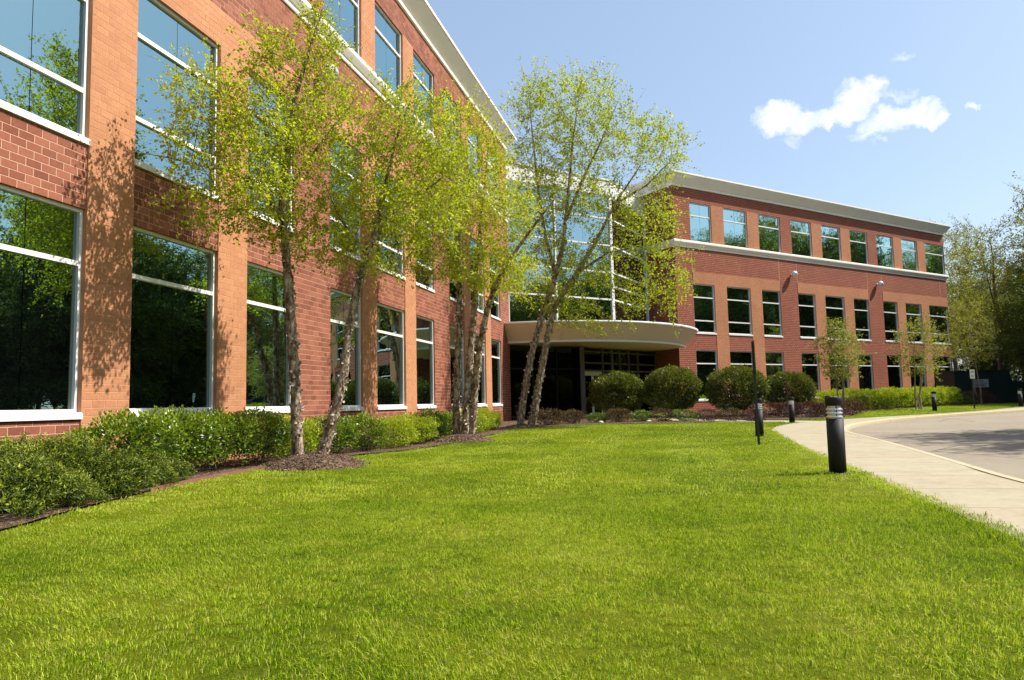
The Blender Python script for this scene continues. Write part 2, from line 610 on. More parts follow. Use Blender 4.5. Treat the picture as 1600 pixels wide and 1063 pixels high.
M['mulch'] = mat_mulch()
m, t, out = material('bark_chips')
c = t.ramp(var_attr(t), [(0.0, (0.040, 0.024, 0.015)), (0.5, (0.115, 0.068, 0.042)), (0.85, (0.20, 0.13, 0.085)), (1.0, (0.36, 0.27, 0.19))])
principled(t, out, Base_Color=c, Roughness=0.9)
M['chip'] = m
m, t, out = material('papery_bark_flakes')
c = t.ramp(var_attr(t), [(0.0, (0.11, 0.075, 0.05)), (0.5, (0.34, 0.25, 0.175)), (1.0, (0.70, 0.60, 0.49))])
principled(t, out, Base_Color=c, Roughness=0.85)
M['flake'] = m


def mat_concrete():
    m, t, out = material('broom_finished_concrete')
    p = geo_pos(t)
    n1 = t.noise(p, 0.8, 5, 0.6)
    n2 = t.noise(p, 14, 5, 0.7)
    oi = t.add('ShaderNodeObjectInfo').outputs['Random']
    c = t.ramp(n1, [(0.3, (0.35, 0.30, 0.20)), (0.7, (0.395, 0.345, 0.235))])
    c = t.mix(0.55, c, t.ramp(oi, [(0.0, (0.375, 0.308, 0.208)), (0.35, (0.375, 0.325, 0.22)), (1.0, (0.395, 0.348, 0.238))]))
    c = t.mix(1.0, c, t.ramp(n2, [(0.3, (0.90,) * 3), (0.7, (1.07,) * 3)]), 'MULTIPLY')
    c = t.mix(1.0, c, t.ramp(t.noise(p, 2.3, 6, 0.7), [(0.34, (0.86, 0.85, 0.83)), (0.52, (1.0,) * 3), (0.72, (1.04,) * 3)]), 'MULTIPLY')
    b = principled(t, out, Base_Color=c, Roughness=0.9)
    b.inputs['Specular IOR Level'].default_value = 0.2
    t.link(bump(t, t.noise(p, 160, 3), 0.4, 0.004), b.inputs['Normal'])
    return m


def mat_asphalt():
    m, t, out = material('worn_asphalt')
    p = geo_pos(t)
    n1 = t.noise(p, 0.25, 4, 0.6)
    n2 = t.noise(p, 90, 4, 0.75)
    n3 = t.noise(p, 5, 5, 0.6)
    c = t.ramp(n1, [(0.3, (0.255, 0.212, 0.152)), (0.7, (0.305, 0.255, 0.185))])
    c = t.mix(1.0, c, t.ramp(n2, [(0.3, (0.62,) * 3), (0.7, (1.35,) * 3)]), 'MULTIPLY')
    c = t.mix(1.0, c, t.ramp(n3, [(0.3, (0.92,) * 3), (0.7, (1.06,) * 3)]), 'MULTIPLY')
    wv = t.add('ShaderNodeVectorMath', operation='MULTIPLY_ADD')
    t.link(t.add('ShaderNodeTexNoise', inp={'Scale': 1.2, 'Detail': 5.0}).outputs['Color'], wv.inputs[0])
    wv.inputs[1].default_value = (0.9, 0.9, 0.9)
    t.link(p, wv.inputs[2])
    vo = t.add('ShaderNodeTexVoronoi', feature='DISTANCE_TO_EDGE', inp={'Scale': 0.17})
    t.link(wv.outputs[0], vo.inputs['Vector'])
    c = t.mix(1.0, c, t.ramp(vo.outputs['Distance'], [(0.0, (0.52,) * 3), (0.0035, (0.6,) * 3), (0.006, (1.0,) * 3)]), 'MULTIPLY')
    b = principled(t, out, Base_Color=c, Roughness=0.9)
    b.inputs['Specular IOR Level'].default_value = 0.25
    t.link(bump(t, n2, 0.6, 0.01), b.inputs['Normal'])
    return m


M['concrete'] = mat_concrete()
M['kerb'] = mat_simple('yellowish_kerb_concrete', (0.45, 0.375, 0.235), 0.9, 0.18, 3, bumpy=0.3, bscale=80)  # the kerb concrete itself is a yellowish tan
M['asphalt'] = mat_asphalt()
M['litter'] = mat_simple('leaf_litter', (0.075, 0.055, 0.032), 0.95, 0.35, 1.3, bumpy=0.8, bscale=12)

# ------------------------------------------------------------------ ground plan
ROAD = [L(-40, 13.3), L(-10, 13.4), L(-1.9, 13.44), L(.3, 13.62), L(3.6, 13.86), L(7.6, 14.1), L(11.6, 14.24),
        L(13.5, 14.42), L(15, 14.72), L(16.2, 15.05), L(18, 15.5), L(19.8, 16.2), L(22, 17.35), L(24.2, 18.75),
        L(27.5, 21.6), L(30.3, 24.5), L(32.8, 27.2), R(12, 15.8), R(16, 15.6), R(19, 17.5), R(20, 22), (46.5, 33.5),
        (44, 30), (38, 27.5), (30, 24), (23, 17.5), (19.5, 8), (17.5, -8), (12, -30)]
ROAD = np.array([(p[0], p[1]) for p in ROAD])
# stations across the walk: lawn edge, kerb back
WALK = [(L(-34, 11.8), L(-34, 13.15)), (L(-10, 11.8), L(-10, 13.25)), (L(-2, 11.77), L(-2, 13.29)), (L(.3, 11.76), L(.3, 13.47)),
        (L(3.6, 11.76), L(3.6, 13.71)), (L(7.6, 11.84), L(7.6, 13.95)), (L(10.5, 11.98), L(11.0, 14.07)),
        (L(13.3, 12.16), L(13.4, 14.26)), (L(15.3, 12.44), L(14.8, 14.5)), (L(17.2, 12.8), L(16.0, 14.84)), (L(18.7, 13.25), L(17.0, 15.06)),
        (L(20.0, 13.75), L(17.9, 15.32)), (L(20.9, 14.4), L(18.8, 15.62)), (L(21.8, 15.1), L(19.7, 15.98)), (L(23.8, 16.7), L(22.0, 17.12)), (L(26.0, 19.1), L(24.6, 18.86)),
        (L(28.9, 22.2), L(27.7, 21.5)), (L(32.0, 25.2), L(30.5, 24.4)), (R(5.5, 14.5), R(4.6, 15.75)), (R(14, 14.2), R(13, 15.6)), (R(16.5, 14.0), R(16.0, 15.4))]


def seg_dist(P, poly, closed=True):
    P = np.asarray(P, float)
    best = np.full(len(P), 1e9)
    n = len(poly)
    for i in range(n if closed else n - 1):
        a, b = poly[i], poly[(i + 1) % n]
        ab = b - a
        tt = np.clip(((P - a) @ ab) / (ab @ ab + 1e-12), 0, 1)
        d = np.linalg.norm(P - (a + tt[:, None] * ab), axis=1)
        best = np.minimum(best, d)
    return best


def inside(P, poly):
    x, y = P[:, 0], P[:, 1]
    r = np.zeros(len(P), bool)
    n = len(poly)
    j = n - 1
    for i in range(n):
        xi, yi = poly[i]
        xj, yj = poly[j]
        c = ((yi > y) != (yj > y)) & (x < (xj - xi) * (y - yi) / (yj - yi + 1e-12) + xi)
        r ^= c
        j = i
    return r


# terrain: one sheet to the horizon, sunk under the road
gx = np.concatenate([[-900, -400, -180, -90, -50], np.arange(-30, -8, 2.0), np.arange(-8, 34, 0.45), np.arange(34, 62, 1.5),
                     [70, 85, 110, 160, 260, 500, 900]])
gy = np.concatenate([[-900, -400, -180, -90, -50, -35], np.arange(-25, -4, 2.0), np.arange(-4, 48, 0.45), np.arange(48, 90, 2.0),
                     [100, 130, 180, 280, 500, 1000]])
XX, YY = np.meshgrid(gx, gy)
P2 = np.stack([XX.ravel(), YY.ravel()], 1)
sgn = np.where(inside(P2, ROAD), -1, 1) * seg_dist(P2, ROAD)
ramp_ = np.clip((sgn - 0.22) / 0.45, 0, 1)
bedroad = -0.24 * (1 - ramp_)
ZZ = gz(P2[:, 0], P2[:, 1]) + bedroad
nx, ny = len(gx), len(gy)
ii = (np.arange(ny - 1)[:, None] * nx + np.arange(nx - 1)[None]).ravel()
F = np.stack([ii, ii + 1, ii + 1 + nx, ii + nx], 1)
me = np_mesh('ground', np.column_stack([P2, ZZ]), F, [M['lawn']], smooth=True)
ground = add_obj('ground', me)
tag(ground, kind='structure')


def sheet(name, poly, dz, mat, spacing=1.0, bulge=None, parent=None):
    """triangulated sheet that follows the lie of the land, dz above it"""
    poly = np.asarray(poly, float)
    out = []
    n = len(poly)
    for i in range(n):
        a, b = poly[i], poly[(i + 1) % n]
        k = max(1, int(np.linalg.norm(b - a) / spacing))
        out += [a + (b - a) * j / k for j in range(k)]
    B = np.array(out)
    lo, hi = B.min(0), B.max(0)
    G = np.stack(np.meshgrid(np.arange(lo[0], hi[0], spacing), np.arange(lo[1], hi[1], spacing)), -1).reshape(-1, 2)
    G = G + RNG.uniform(-.15, .15, G.shape) * spacing
    G = G[inside(G, B)]
    if len(G):
        G = G[seg_dist(G, B) > spacing * .4]
    allp = np.vstack([B, G])
    nb = len(B)
    vs, es, fs, *_ = delaunay_2d_cdt([Vector(p) for p in allp], [(i, (i + 1) % nb) for i in range(nb)], [], 1, 1e-5)
    V = np.array([(v.x, v.y) for v in vs])
    z = gz(V[:, 0], V[:, 1]) + dz
    if bulge is not None:
        z = z + bulge(V)
    F = np.array([f for f in fs if len(f) == 3])
    a, b, c = V[F[:, 0]], V[F[:, 1]], V[F[:, 2]]
    cr = (b[:, 0] - a[:, 0]) * (c[:, 1] - a[:, 1]) - (b[:, 1] - a[:, 1]) * (c[:, 0] - a[:, 0])
    F[cr < 0] = F[cr < 0][:, ::-1]
    me = np_mesh(name, np.column_stack([V, z]), F, [mat], smooth=True)
    return add_obj(name, me, parent)


def chaikin(poly, k=2, closed=False):
    P = [Vector((p[0], p[1], 0)) for p in poly]
    for _ in range(k):
        Q = [] if closed else [P[0]]
        n = len(P)
        for i in range(n if closed else n - 1):
            a, b = P[i], P[(i + 1) % n]
            Q += [a * .75 + b * .25, a * .25 + b * .75]
        if not closed:
            Q.append(P[-1])
        P = Q
    return P


edge_s = chaikin(ROAD[:22], 2)
road_s = np.array([(p.x, p.y) for p in edge_s] + [tuple(p) for p in ROAD[22:]])
road = sheet('road', road_s, -0.135, M['asphalt'], 1.6)
tag(road, kind='structure')

# kerb: stones about 3 m long along the road edge
kerb = bpy.data.objects.new('kerb', None)
link(kerb)
tag(kerb, kind='structure')
pl = [Vector((p.x, p.y, 0)) for p in edge_s]
cum = [0]
for a, b in zip(pl, pl[1:]):
    cum.append(cum[-1] + (b - a).length)


def along(pl, cum, s):
    s = max(0, min(cum[-1] - 1e-6, s))
    i = max(k for k in range(len(cum) - 1) if cum[k] <= s)
    f = (s - cum[i]) / (cum[i + 1] - cum[i] + 1e-9)
    d = (pl[i + 1] - pl[i]).normalized()
    return pl[i].lerp(pl[i + 1], f), d


def kerb_stone(s0, s1):
    m = MB()
    k = max(2, int((s1 - s0) / 0.5))
    rings = []
    for j in range(k + 1):
        p, d = along(pl, cum, s0 + (s1 - s0) * j / k)
        n = Vector((-d.y, d.x, 0))          # towards the walk
        z = float(gz(p.x, p.y))
        prof = [(0.035, -0.25), (0.035, -0.10), (0.022, -0.02), (-0.0, 0.004), (-0.03, 0.014), (-0.147, 0.017), (-0.147, -0.25)]
        rings.append([(p.x - n.x * a, p.y - n.y * a, z + b) for a, b in prof])
    for a, b in zip(rings, rings[1:]):
        for q in range(len(a) - 1):
            m.face([a[q], b[q], b[q + 1], a[q + 1]])
    m.face(rings[0])
    m.face(rings[-1][::-1])
    return m


s = 22.0
while s < min(cum[-1] - 4, 110):
    kerb_stone(s, s + 2.985).build('kerb_stone', M['kerb'], kerb)
    s += 3.0

# sidewalk slabs
walk = bpy.data.objects.new('sidewalk', None)
link(walk)
tag(walk, kind='structure')
wo_, wi_ = [a for a, b in WALK], [b for a, b in WALK]


def smooth_st(pts, sub=6):
    """Catmull-Rom through the stations"""
    res = []
    for i in range(len(pts) - 1):
        p0, p1, p2, p3 = pts[max(i - 1, 0)], pts[i], pts[i + 1], pts[min(i + 2, len(pts) - 1)]
        for k in range(sub):
            u = k / sub
            res.append(0.5 * ((2 * p1) + (p2 - p0) * u + (2 * p0 - 5 * p1 + 4 * p2 - p3) * u * u + (3 * p1 - p0 - 3 * p2 + p3) * u ** 3))
    res.append(pts[-1])
    return res


so, si = smooth_st(wo_), smooth_st(wi_)
mid = [(a + b) / 2 for a, b in zip(so, si)]
cm = [0]
for a, b in zip(mid, mid[1:]):
    cm.append(cm[-1] + (b - a).length)


def station(s):
    s = max(0, min(cm[-1] - 1e-6, s))
    i = max(k for k in range(len(cm) - 1) if cm[k] <= s)
    f = (s - cm[i]) / (cm[i + 1] - cm[i] + 1e-9)
    return so[i].lerp(so[i + 1], f), si[i].lerp(si[i + 1], f)


def slab_mesh(rows, top=0.014):
    m = MB()
    for (a0, b0), (a1, b1) in zip(rows, rows[1:]):
        q = [a0, b0, b1, a1]
        m.face([(p.x, p.y, float(gz(p.x, p.y)) + top) for p in q])
    a = [r[0] for r in rows] + [r[1] for r in rows[::-1]]
    for p, q in zip(a, a[1:] + a[:1]):
        zp, zq = float(gz(p.x, p.y)), float(gz(q.x, q.y))
        m.face([(p.x, p.y, zp + top), (p.x, p.y, zp - 0.2), (q.x, q.y, zq - 0.2), (q.x, q.y, zq + top)])
    return m


s = 22.0
while s < min(cm[-1] - 2, 118):
    ln = 1.52
    rows = []
    for k in range(4):
        a, b = station(s + 0.004 + (ln - 0.012) * k / 3)
        rows.append((a, b + (a - b).normalized() * 0.006))
    slab_mesh(rows).build('paving_slab', M['concrete'], walk)
    s += ln
# branch towards the entrance
br_n = [Vector((12.05, 30.75, 0)), Vector((11.2, 31.85, 0)), Vector((9.6, 33.2, 0)), Vector((8.0, 35.2, 0)), Vector((7.0, 38.0, 0)), Vector((6.4, 41.5, 0))]
br_f = [Vector((13.35, 31.75, 0)), Vector((12.4, 32.9, 0)), Vector((10.8, 34.4, 0)), Vector((9.4, 36.2, 0)), Vector((8.6, 38.6, 0)), Vector((8.2, 42.5, 0))]
for k in range(len(br_n) - 1):
    for h in range(2):
        q = [(br_n[k].lerp(br_n[k + 1], u), br_f[k].lerp(br_f[k + 1], u)) for u in (h * .5 + .003, h * .5 + .497)]
        slab_mesh(q, 0.011).build('paving_slab', M['concrete'], walk)

# planting beds of bark mulch
bed_front = [L(-16, 3.6), L(-9, 3.6), L(-6.6, 3.37), L(-5.5, 2.9), L(-3.2, 2.3), L(-1.76, 2.06), L(-.33, 1.95), L(1.2, 1.85),
             L(2.7, 2.05), L(4.66, 2.85), L(6, 3.0), L(7.3, 3.0), L(10, 2.9), L(13, 2.75), L(16, 2.6), L(17.6, 2.15), L(18.5, 2.6), L(19.4, 3.38), L(20.86, 4.57),
             L(21.65, 6.23), L(21.5, 9.1), Vector((9.3, 32.6, 0))]
bed_curve = chaikin(bed_front, 2)
bed_poly = [(p.x, p.y) for p in bed_curve] + [(8.0, 34.6), (6.8, 38), (6.2, 41.6), (5.0, 43.8)] + [(L(27, .02).x, L(27, .02).y), (L(-16, .02).x, L(-16, .02).y)]
bed = sheet('mulch_bed', bed_poly, 0.03, M['mulch'], 0.7)
tag(bed, kind='structure')
bed2_front = chaikin([Vector((9.6, 36.6, 0)), Vector((11.6, 34.2, 0)), Vector((12.9, 33.9, 0)), Vector((14.6, 33.9, 0)), Vector((16.6, 35.9, 0)), R(-1.5, 9.6), R(2, 9.6), R(8, 9.4), R(11.2, 9.0), R(16, 8.0), R(22, 8.6)], 2)
bed2 = sheet('mulch_bed', [(p.x, p.y) for p in bed2_front] + [(R(22, .05).x, R(22, .05).y), (R(-5.5, .05).x, R(-5.5, .05).y), (9.0, 44.0), (8.7, 39.0)], 0.03, M['mulch'], 0.9)
tag(bed2, kind='structure')

# brown edging strip standing a little proud of lawn and bed
ed = MB()
pts = [p for p in bed_curve]
for a, b in zip(pts, pts[1:]):
    if not (-3.6 < (a - L(0, 0)).dot(Vector((SA, CA, 0))) < .3):
        continue
    d = (b - a).normalized()
    n = Vector((-d.y, d.x, 0)) * 0.012
    za, zb = float(gz(a.x, a.y)), float(gz(b.x, b.y))
    q = [a - n, b - n, b + n, a + n]
    lo = [(p.x, p.y, z - .1) for p, z in zip(q, (za, zb, zb, za))]
    hi = [(p.x, p.y, z + .055) for p, z in zip(q, (za, zb, zb, za))]
    ed.face(hi)
    ed.face([lo[1], lo[0], hi[0], hi[1]])
    ed.face([lo[3], lo[2], hi[2], hi[3]])
eo = ed.build('bed_edging', M['edging'])
tag(eo, 'thin brown edging strip between the lawn and the shrub bed', 'edging')

# ------------------------------------------------------------------ the office building
bld = empty('office_building', (LX, LY, 0), 'three storey red brick office building with tan piers and glass entrance', 'building')
ROOT = Vector((LX, LY, 0))
ML = Matrix(((SA, CA, 0, 0), (CA, -SA, 0, 0), (0, 0, 1, 0), (0, 0, 0, 1)))
MR = Matrix.Translation(Vector((RX, RY, 0)) - ROOT) @ Matrix(((SB, CB, 0, 0), (CB, -SB, 0, 0), (0, 0, 1, 0), (0, 0, 0, 1)))
# local wall frame: x = along the wall, y = outwards, z = up.  It is left handed seen from
# above, so mirror x inside meshes is avoided by flipping the winding in MB.box (front face order).

Z = dict(s1=0.98, t1=3.52, h1=4.43, s2=5.50, t2a=6.44, t2b=8.03, h2=8.95, lin=9.76, b0=11.35, b1=11.85, t3=13.68, h3=14.57, top=15.52)
WC = 2.44
WINDOW_CACHE = {}


def window_mesh(wd, ht, tr, gm, sill):
    key = (round(wd, 3), round(ht, 3), tuple(round(x, 3) for x in tr), gm, sill)
    if key in WINDOW_CACHE:
        return WINDOW_CACHE[key]
    f = MB()
    fw, y0, y1 = 0.062, -0.15, -0.055
    zb = 0.11 if sill else 0.0
    f.box(0.004, fw, y0, y1, zb + fw, ht - fw)
    f.box(wd - fw, wd - 0.004, y0, y1, zb + fw, ht - fw)
    f.box(0.004, wd - 0.004, y0, y1, ht - fw, ht - 0.004)
    f.box(0.004, wd - 0.004, y0, y1, zb, zb + fw)
    for z in tr:
        f.box(fw, wd - fw, y0, y1 - 0.004, z - 0.04, z + 0.04)
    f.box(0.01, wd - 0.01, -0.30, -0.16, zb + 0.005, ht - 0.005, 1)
    frame = f.mesh('window', [M['white'], M['dark']])
    s_me = None
    if sill:
        s_ = MB()
        s_.box(-0.012, wd + 0.012, -0.14, 0.045, 0.012, zb)
        s_.box(0.0, wd, -0.14, 0.030, zb, zb + 0.012)
        s_me = s_.mesh('sill', [M['white']])
    panes = []
    zs = [zb + fw] + [q for z in tr for q in (z - 0.04, z + 0.04)] + [ht - fw]
    cuts = [fw, wd / 2 - 0.007, wd / 2 + 0.007, wd - fw]
    for a, b in zip(zs[::2], zs[1::2]):
        for c, d in ((cuts[0], cuts[1]), (cuts[2], cuts[3])):
            p = MB()
            w2, h2 = (d - c) / 2, (b - a) / 2
            p.box(-w2, w2, -0.006, 0.006, -h2, h2)
            panes.append((p.mesh('pane', [gm]), ((c + d) / 2, -0.118, (a + b) / 2)))
    WINDOW_CACHE[key] = (frame, s_me, panes)
    return WINDOW_CACHE[key]


def add_window(MW, t0, t1, z0, z1, trs, gm, sill=True):
    fr, sl, panes = window_mesh(t1 - t0, z1 - z0, [z - z0 for z in trs], gm, sill)
    o = bpy.data.objects.new('window', fr)
    o.parent = bld
    o.matrix_local = MW @ Matrix.Translation((t0, 0, z0))
    C.objects.link(o)
    if sl:
        s_ = bpy.data.objects.new('sill', sl)
        s_.parent = o
        C.objects.link(s_)
    for me, loc in panes:
        p = bpy.data.objects.new('pane', me)
        p.parent = o
        p.location = loc
        p.rotation_euler = (random.gauss(0, .0016), 0, random.gauss(0, .0016))
        C.objects.link(p)


def wing_plan(groups, pier, ws, ws3, t_lo, t_hi, first_narrow=None, last_to=None):
    """returns window list and red/tan rectangles of one wing"""
    wins, tan = [], []
    h = WC / 2
    red3 = []
    for gi, g in enumerate(groups):
        a = (g - h - pier - ws, g - h - pier)
        b = (g - h, g + h)
        c = (g + h + pier, g + h + pier + ws)
        a3 = (g - h - pier - (ws if first_narrow == gi else ws3), a[1])
        c3 = (c[0], g + h + pier + ws3)
        if last_to is not None and gi == len(groups) - 1:
            c = (c[0], last_to)
            c3 = (c[0], last_to)
        for q in (a, b, c):
            wins.append((q[0], q[1], Z['s1'], Z['h1'], [Z['t1']]))
            wins.append((q[0], q[1], Z['s2'], Z['h2'], [Z['t2a'], Z['t2b']]))
        for q in (a3, b, c3):
            wins.append((q[0], q[1], Z['b1'], Z['h3'], [Z['t3']]))
        for q in ((a[1], b[0]), (b[1], c[0])):
            tan.append((q[0], q[1], -0.4, Z['h2']))
            tan.append((q[0], q[1], Z['b1'], Z['h3']))
        tan.append((a[0], c[1], Z['h2'], Z['lin']))
    return wins, tan


def subtract(iv, cuts):
    out = [iv]
    for c0, c1 in cuts:
        nx_ = []
        for a, b in out:
            if c1 <= a or c0 >= b:
                nx_.append((a, b))
                continue
            if c0 > a:
                nx_.append((a, c0))
            if c1 < b:
                nx_.append((c1, b))
        out = nx_
    return [(a, b) for a, b in out if b - a > 0.012]


def red_rects(wins, tan, t_lo, t_hi):
    zs = sorted({-0.4, Z['top'], Z['b0'], Z['b1']} | {q[2] for q in wins} | {q[3] for q in wins} | {q[2] for q in tan} | {q[3] for q in tan})
    res = []
    for z0, z1 in zip(zs, zs[1:]):
        zm = (z0 + z1) / 2
        if Z['b0'] < zm < Z['b1'] or zm > Z['top']:
            continue
        cuts = [(q[0], q[1]) for q in wins if q[2] < zm < q[3]] + [(q[0], q[1]) for q in tan if q[2] < zm < q[3]]
        res += [(a, b, z0, z1) for a, b in subtract((t_lo, t_hi), cuts)]
    return res


BW, BH, MJ = 0.272, 0.13, 0.014


def lay_bricks(rects, y_back, y_front):
    """(n,6) boxes of a running bond clipped to the rectangles: t0,t1,z0,z1,row,col"""
    zb = sorted({r[2] for r in rects} | {r[3] for r in rects})
    out = []
    z_lo, z_hi = min(zb), max(zb)
    k = int(math.floor(z_lo / BH))
    while k * BH < z_hi:
        ra, rb = k * BH + MJ / 2, (k + 1) * BH - MJ / 2
        # merge rect intervals that cover this course
        brk = sorted({ra, rb} | {z for z in zb if ra < z < rb})
        for a, b in zip(brk, brk[1:]):
            if b - a < 0.018:
                continue
            zm = (a + b) / 2
            iv = sorted((r[0], r[1]) for r in rects if r[2] < zm < r[3])
            merged = []
            for x0, x1 in iv:
                if merged and x0 - merged[-1][1] < 1e-4:
                    merged[-1][1] = x1
                else:
                    merged.append([x0, x1])
            for x0, x1 in merged:
                j = int(math.floor(x0 / BW)) - 1
                while (j + .5 * (k % 2)) * BW < x1:
                    l = (j + .5 * (k % 2)) * BW + MJ / 2
                    r = l + BW - MJ
                    l, r = max(l, x0), min(r, x1)
                    if r - l > 0.015:
                        out.append((l, r, a, b, k, j))
                    j += 1
        k += 1
    return out


def bricks_to_parts(boxes, y0, y1, mat, MW, name, keep, stuff_name, n_keep=300):
    """the n_keep units that show largest as objects of their own, the rest joined"""
    A = np.array([(b[0], b[1], b[2], b[3]) for b in boxes])
    var = RNG.beta(1.5, 1.5, len(A))
    score = np.array([keep(*a) for a in A])
    order = np.argsort(-score)
    solo = set(order[:n_keep].tolist())
    cache = {}
    for i in order[:n_keep]:
        l, r, a, b = A[i]
        vq = min(5, int(var[i] * 6))
        key = (round(r - l, 3), round(b - a, 3), vq)
        if key not in cache:
            w_, h_ = (r - l) / 2, (b - a) / 2
            c = 0.0022
            V = np.array([(-w_, y0, -h_), (w_, y0, -h_), (w_, y0, h_), (-w_, y0, h_),
                          (-w_, y1 - c, -h_), (w_, y1 - c, -h_), (w_, y1 - c, h_), (-w_, y1 - c, h_),
                          (-w_ + c, y1, -h_ + c), (w_ - c, y1, -h_ + c), (w_ - c, y1, h_ - c), (-w_ + c, y1, h_ - c)])
            F = np.array([(8, 11, 10, 9), (4, 8, 9, 5), (5, 9, 10, 6), (6, 10, 11, 7), (7, 11, 8, 4),
                          (0, 4, 5, 1), (1, 5, 6, 2), (2, 6, 7, 3), (3, 7, 4, 0)])
            cache[key] = np_mesh(name, V, F, [mat], var=np.full(len(F), (vq + .5) / 6))
        o = bpy.data.objects.new(name, cache[key])
        o.parent = bld
        o.matrix_local = MW @ Matrix.Translation(((l + r) / 2, random.uniform(-.0006, .0006), (a + b) / 2))
        C.objects.link(o)
    rest = np.array([i for i in range(len(A)) if i not in solo])
    B = A[rest]
    n = len(B)
    jit = RNG.uniform(-.0006, .0006, n)
    V = np.zeros((n, 8, 3))
    for k, (tx, yy, zz) in enumerate([(0, 0, 0), (1, 0, 0), (1, 0, 1), (0, 0, 1), (0, 1, 0), (1, 1, 0), (1, 1, 1), (0, 1, 1)]):
        V[:, k, 0] = B[:, tx]
        V[:, k, 1] = (y1 + jit) if yy else y0
        V[:, k, 2] = B[:, 2 + zz]
    Fq = np.array([(4, 7, 6, 5), (0, 4, 5, 1), (1, 5, 6, 2), (2, 6, 7, 3), (3, 7, 4, 0)])
    F = (np.arange(n)[:, None, None] * 8 + Fq[None]).reshape(-1, 4)
    me = np_mesh(stuff_name, V.reshape(-1, 3), F, [mat], var=np.repeat(var[rest], 5))
    o = bpy.data.objects.new(stuff_name, me)
    o.parent = bld
    o.matrix_local = MW
    C.objects.link(o)
    o['kind'] = 'stuff'


# --- left wing
PL, WS, WS3, BP = 1.0392, 2.0364, 2.4283, 1.9558
PER = WC + 2 * WS + 2 * PL + BP
gL = [-PER, 0.0, PER, 2 * PER]
T0, T1 = -PER - 6.3, 27.42
winL, tanL = wing_plan(gL, PL, WS, WS3, T0, T1)
redL = red_rects(winL, tanL, T0, T1)
for q in winL:
    add_window(ML, *q, M['glass'], sill=q[2] < Z['b1'] - .01)
core = MB()
for (a, b, c, d) in redL:
    core.box(a, b, -0.35, -0.004, c, d, 0, side=1)
core.build('wall', [M['red_mortar'], M['reveal_red']], bld, ML)
core = MB()
for (a, b, c, d) in tanL:
    core.box(a, b, -0.345, 0.0165, c, d, 0, side=1)
core.build('pier', [M['tan_mortar'], M['reveal_tan']], bld, ML)
camL = (np.array([0, 0]) - np.array([LX, LY]))
ct, cd = camL[0] * SA + camL[1] * CA, camL[0] * CA - camL[1] * SA


def vis_score(l, r, a, b):
    """apparent size from the camera; only what lies inside the frame scores"""
    t_, z_ = (l + r) / 2, (a + b) / 2
    p = L(t_, 0, z_) - Vector((0, 0, EYE))
    cp, sp = math.cos(PITCH), math.sin(PITCH)
    yc, zc = p.y * cp + p.z * sp, -p.y * sp + p.z * cp
    if yc < 1:
        return 0
    px, py = 800 + FPX * p.x / yc, 531.5 - FPX * zc / yc
    if not (-5 < px < 1600 and -8 < py < 690):
        return 0
    dist2 = p.length_squared
    cosn = abs(-cd) / math.sqrt((t_ - ct) ** 2 + cd ** 2)
    return (r - l) * (b - a) * cosn / dist2


bricks_to_parts(lay_bricks(redL, -.004, 0), -.004, 0.0, M['red'], ML, 'brick', vis_score, 'brickwork')
bricks_to_parts(lay_bricks(tanL, .0165, .02), .0165, 0.02, M['tan'], ML, 'tan_brick', vis_score, 'tan_brickwork')

# vertical sealant joints beside the brick piers
for g in gL:
    for e in (g + WC / 2 + PL + WS, g - WC / 2 - PL - WS):
        j = MB()
        j.box(e - .007, e + .007, -.006, .0035, Z['lin'], Z['b0'])
        j.build('movement_joint', M['tan_mortar'], bld, ML)


def profile_run(name, prof, t0, t1, MW, mats, mitre0=0.0, mitre1=0.0, seg=None):
    """extrude a (y, z) profile along the wall in panels about seg metres long"""
    n = max(1, int(round((t1 - t0) / seg))) if seg else 1
    for k in range(n):
        a = t0 + (t1 - t0) * k / n + (0.0015 if k else 0)
        b = t0 + (t1 - t0) * (k + 1) / n - (0.0015 if k < n - 1 else 0)
        m = MB()
        ra = [(a - (mitre0 * y if k == 0 else 0), y, z) for y, z in prof]
        rb = [(b + (mitre1 * y if k == n - 1 else 0), y, z) for y, z in prof]
        q = len(prof)
        for i in range(q):
            j = (i + 1) % q
            m.face([ra[i], ra[j], rb[j], rb[i]])
        m.face(ra[::-1])
        m.face(rb)
        m.build(name, mats, bld, MW)


BELT = [(-.2, Z['b0'] + .002), (.035, Z['b0'] + .002), (.05, Z['b0'] + .03), (.05, Z['b0'] + .11), (.085, Z['b0'] + .14), (.16, Z['b0'] + .26), (.20, Z['b0'] + .33),
        (.20, Z['b1'] - .05), (.16, Z['b1'] - .02), (-.06, Z['b1'] - .002), (-.2, Z['b1'] - .002)]
CORN = [(-.2, Z['top'] + .002), (.07, Z['top'] + .002), (.09, Z['top'] + .03), (.09, Z['top'] + .14), (.055, Z['top'] + .15), (.12, Z['top'] + .22), (.50, Z['top'] + .70), (.50, Z['top'] + .735), (.56, Z['top'] + .75),
        (.56, Z['top'] + .86), (.52, Z['top'] + .875), (-.2, Z['top'] + .9)]
profile_run('belt_course', BELT, T0, T1, ML, M['stone'], 0, 0.0, 3.6)
profile_run('cornice', CORN, T0, T1, ML, M['stone'], 0, 0.9, 4.5)

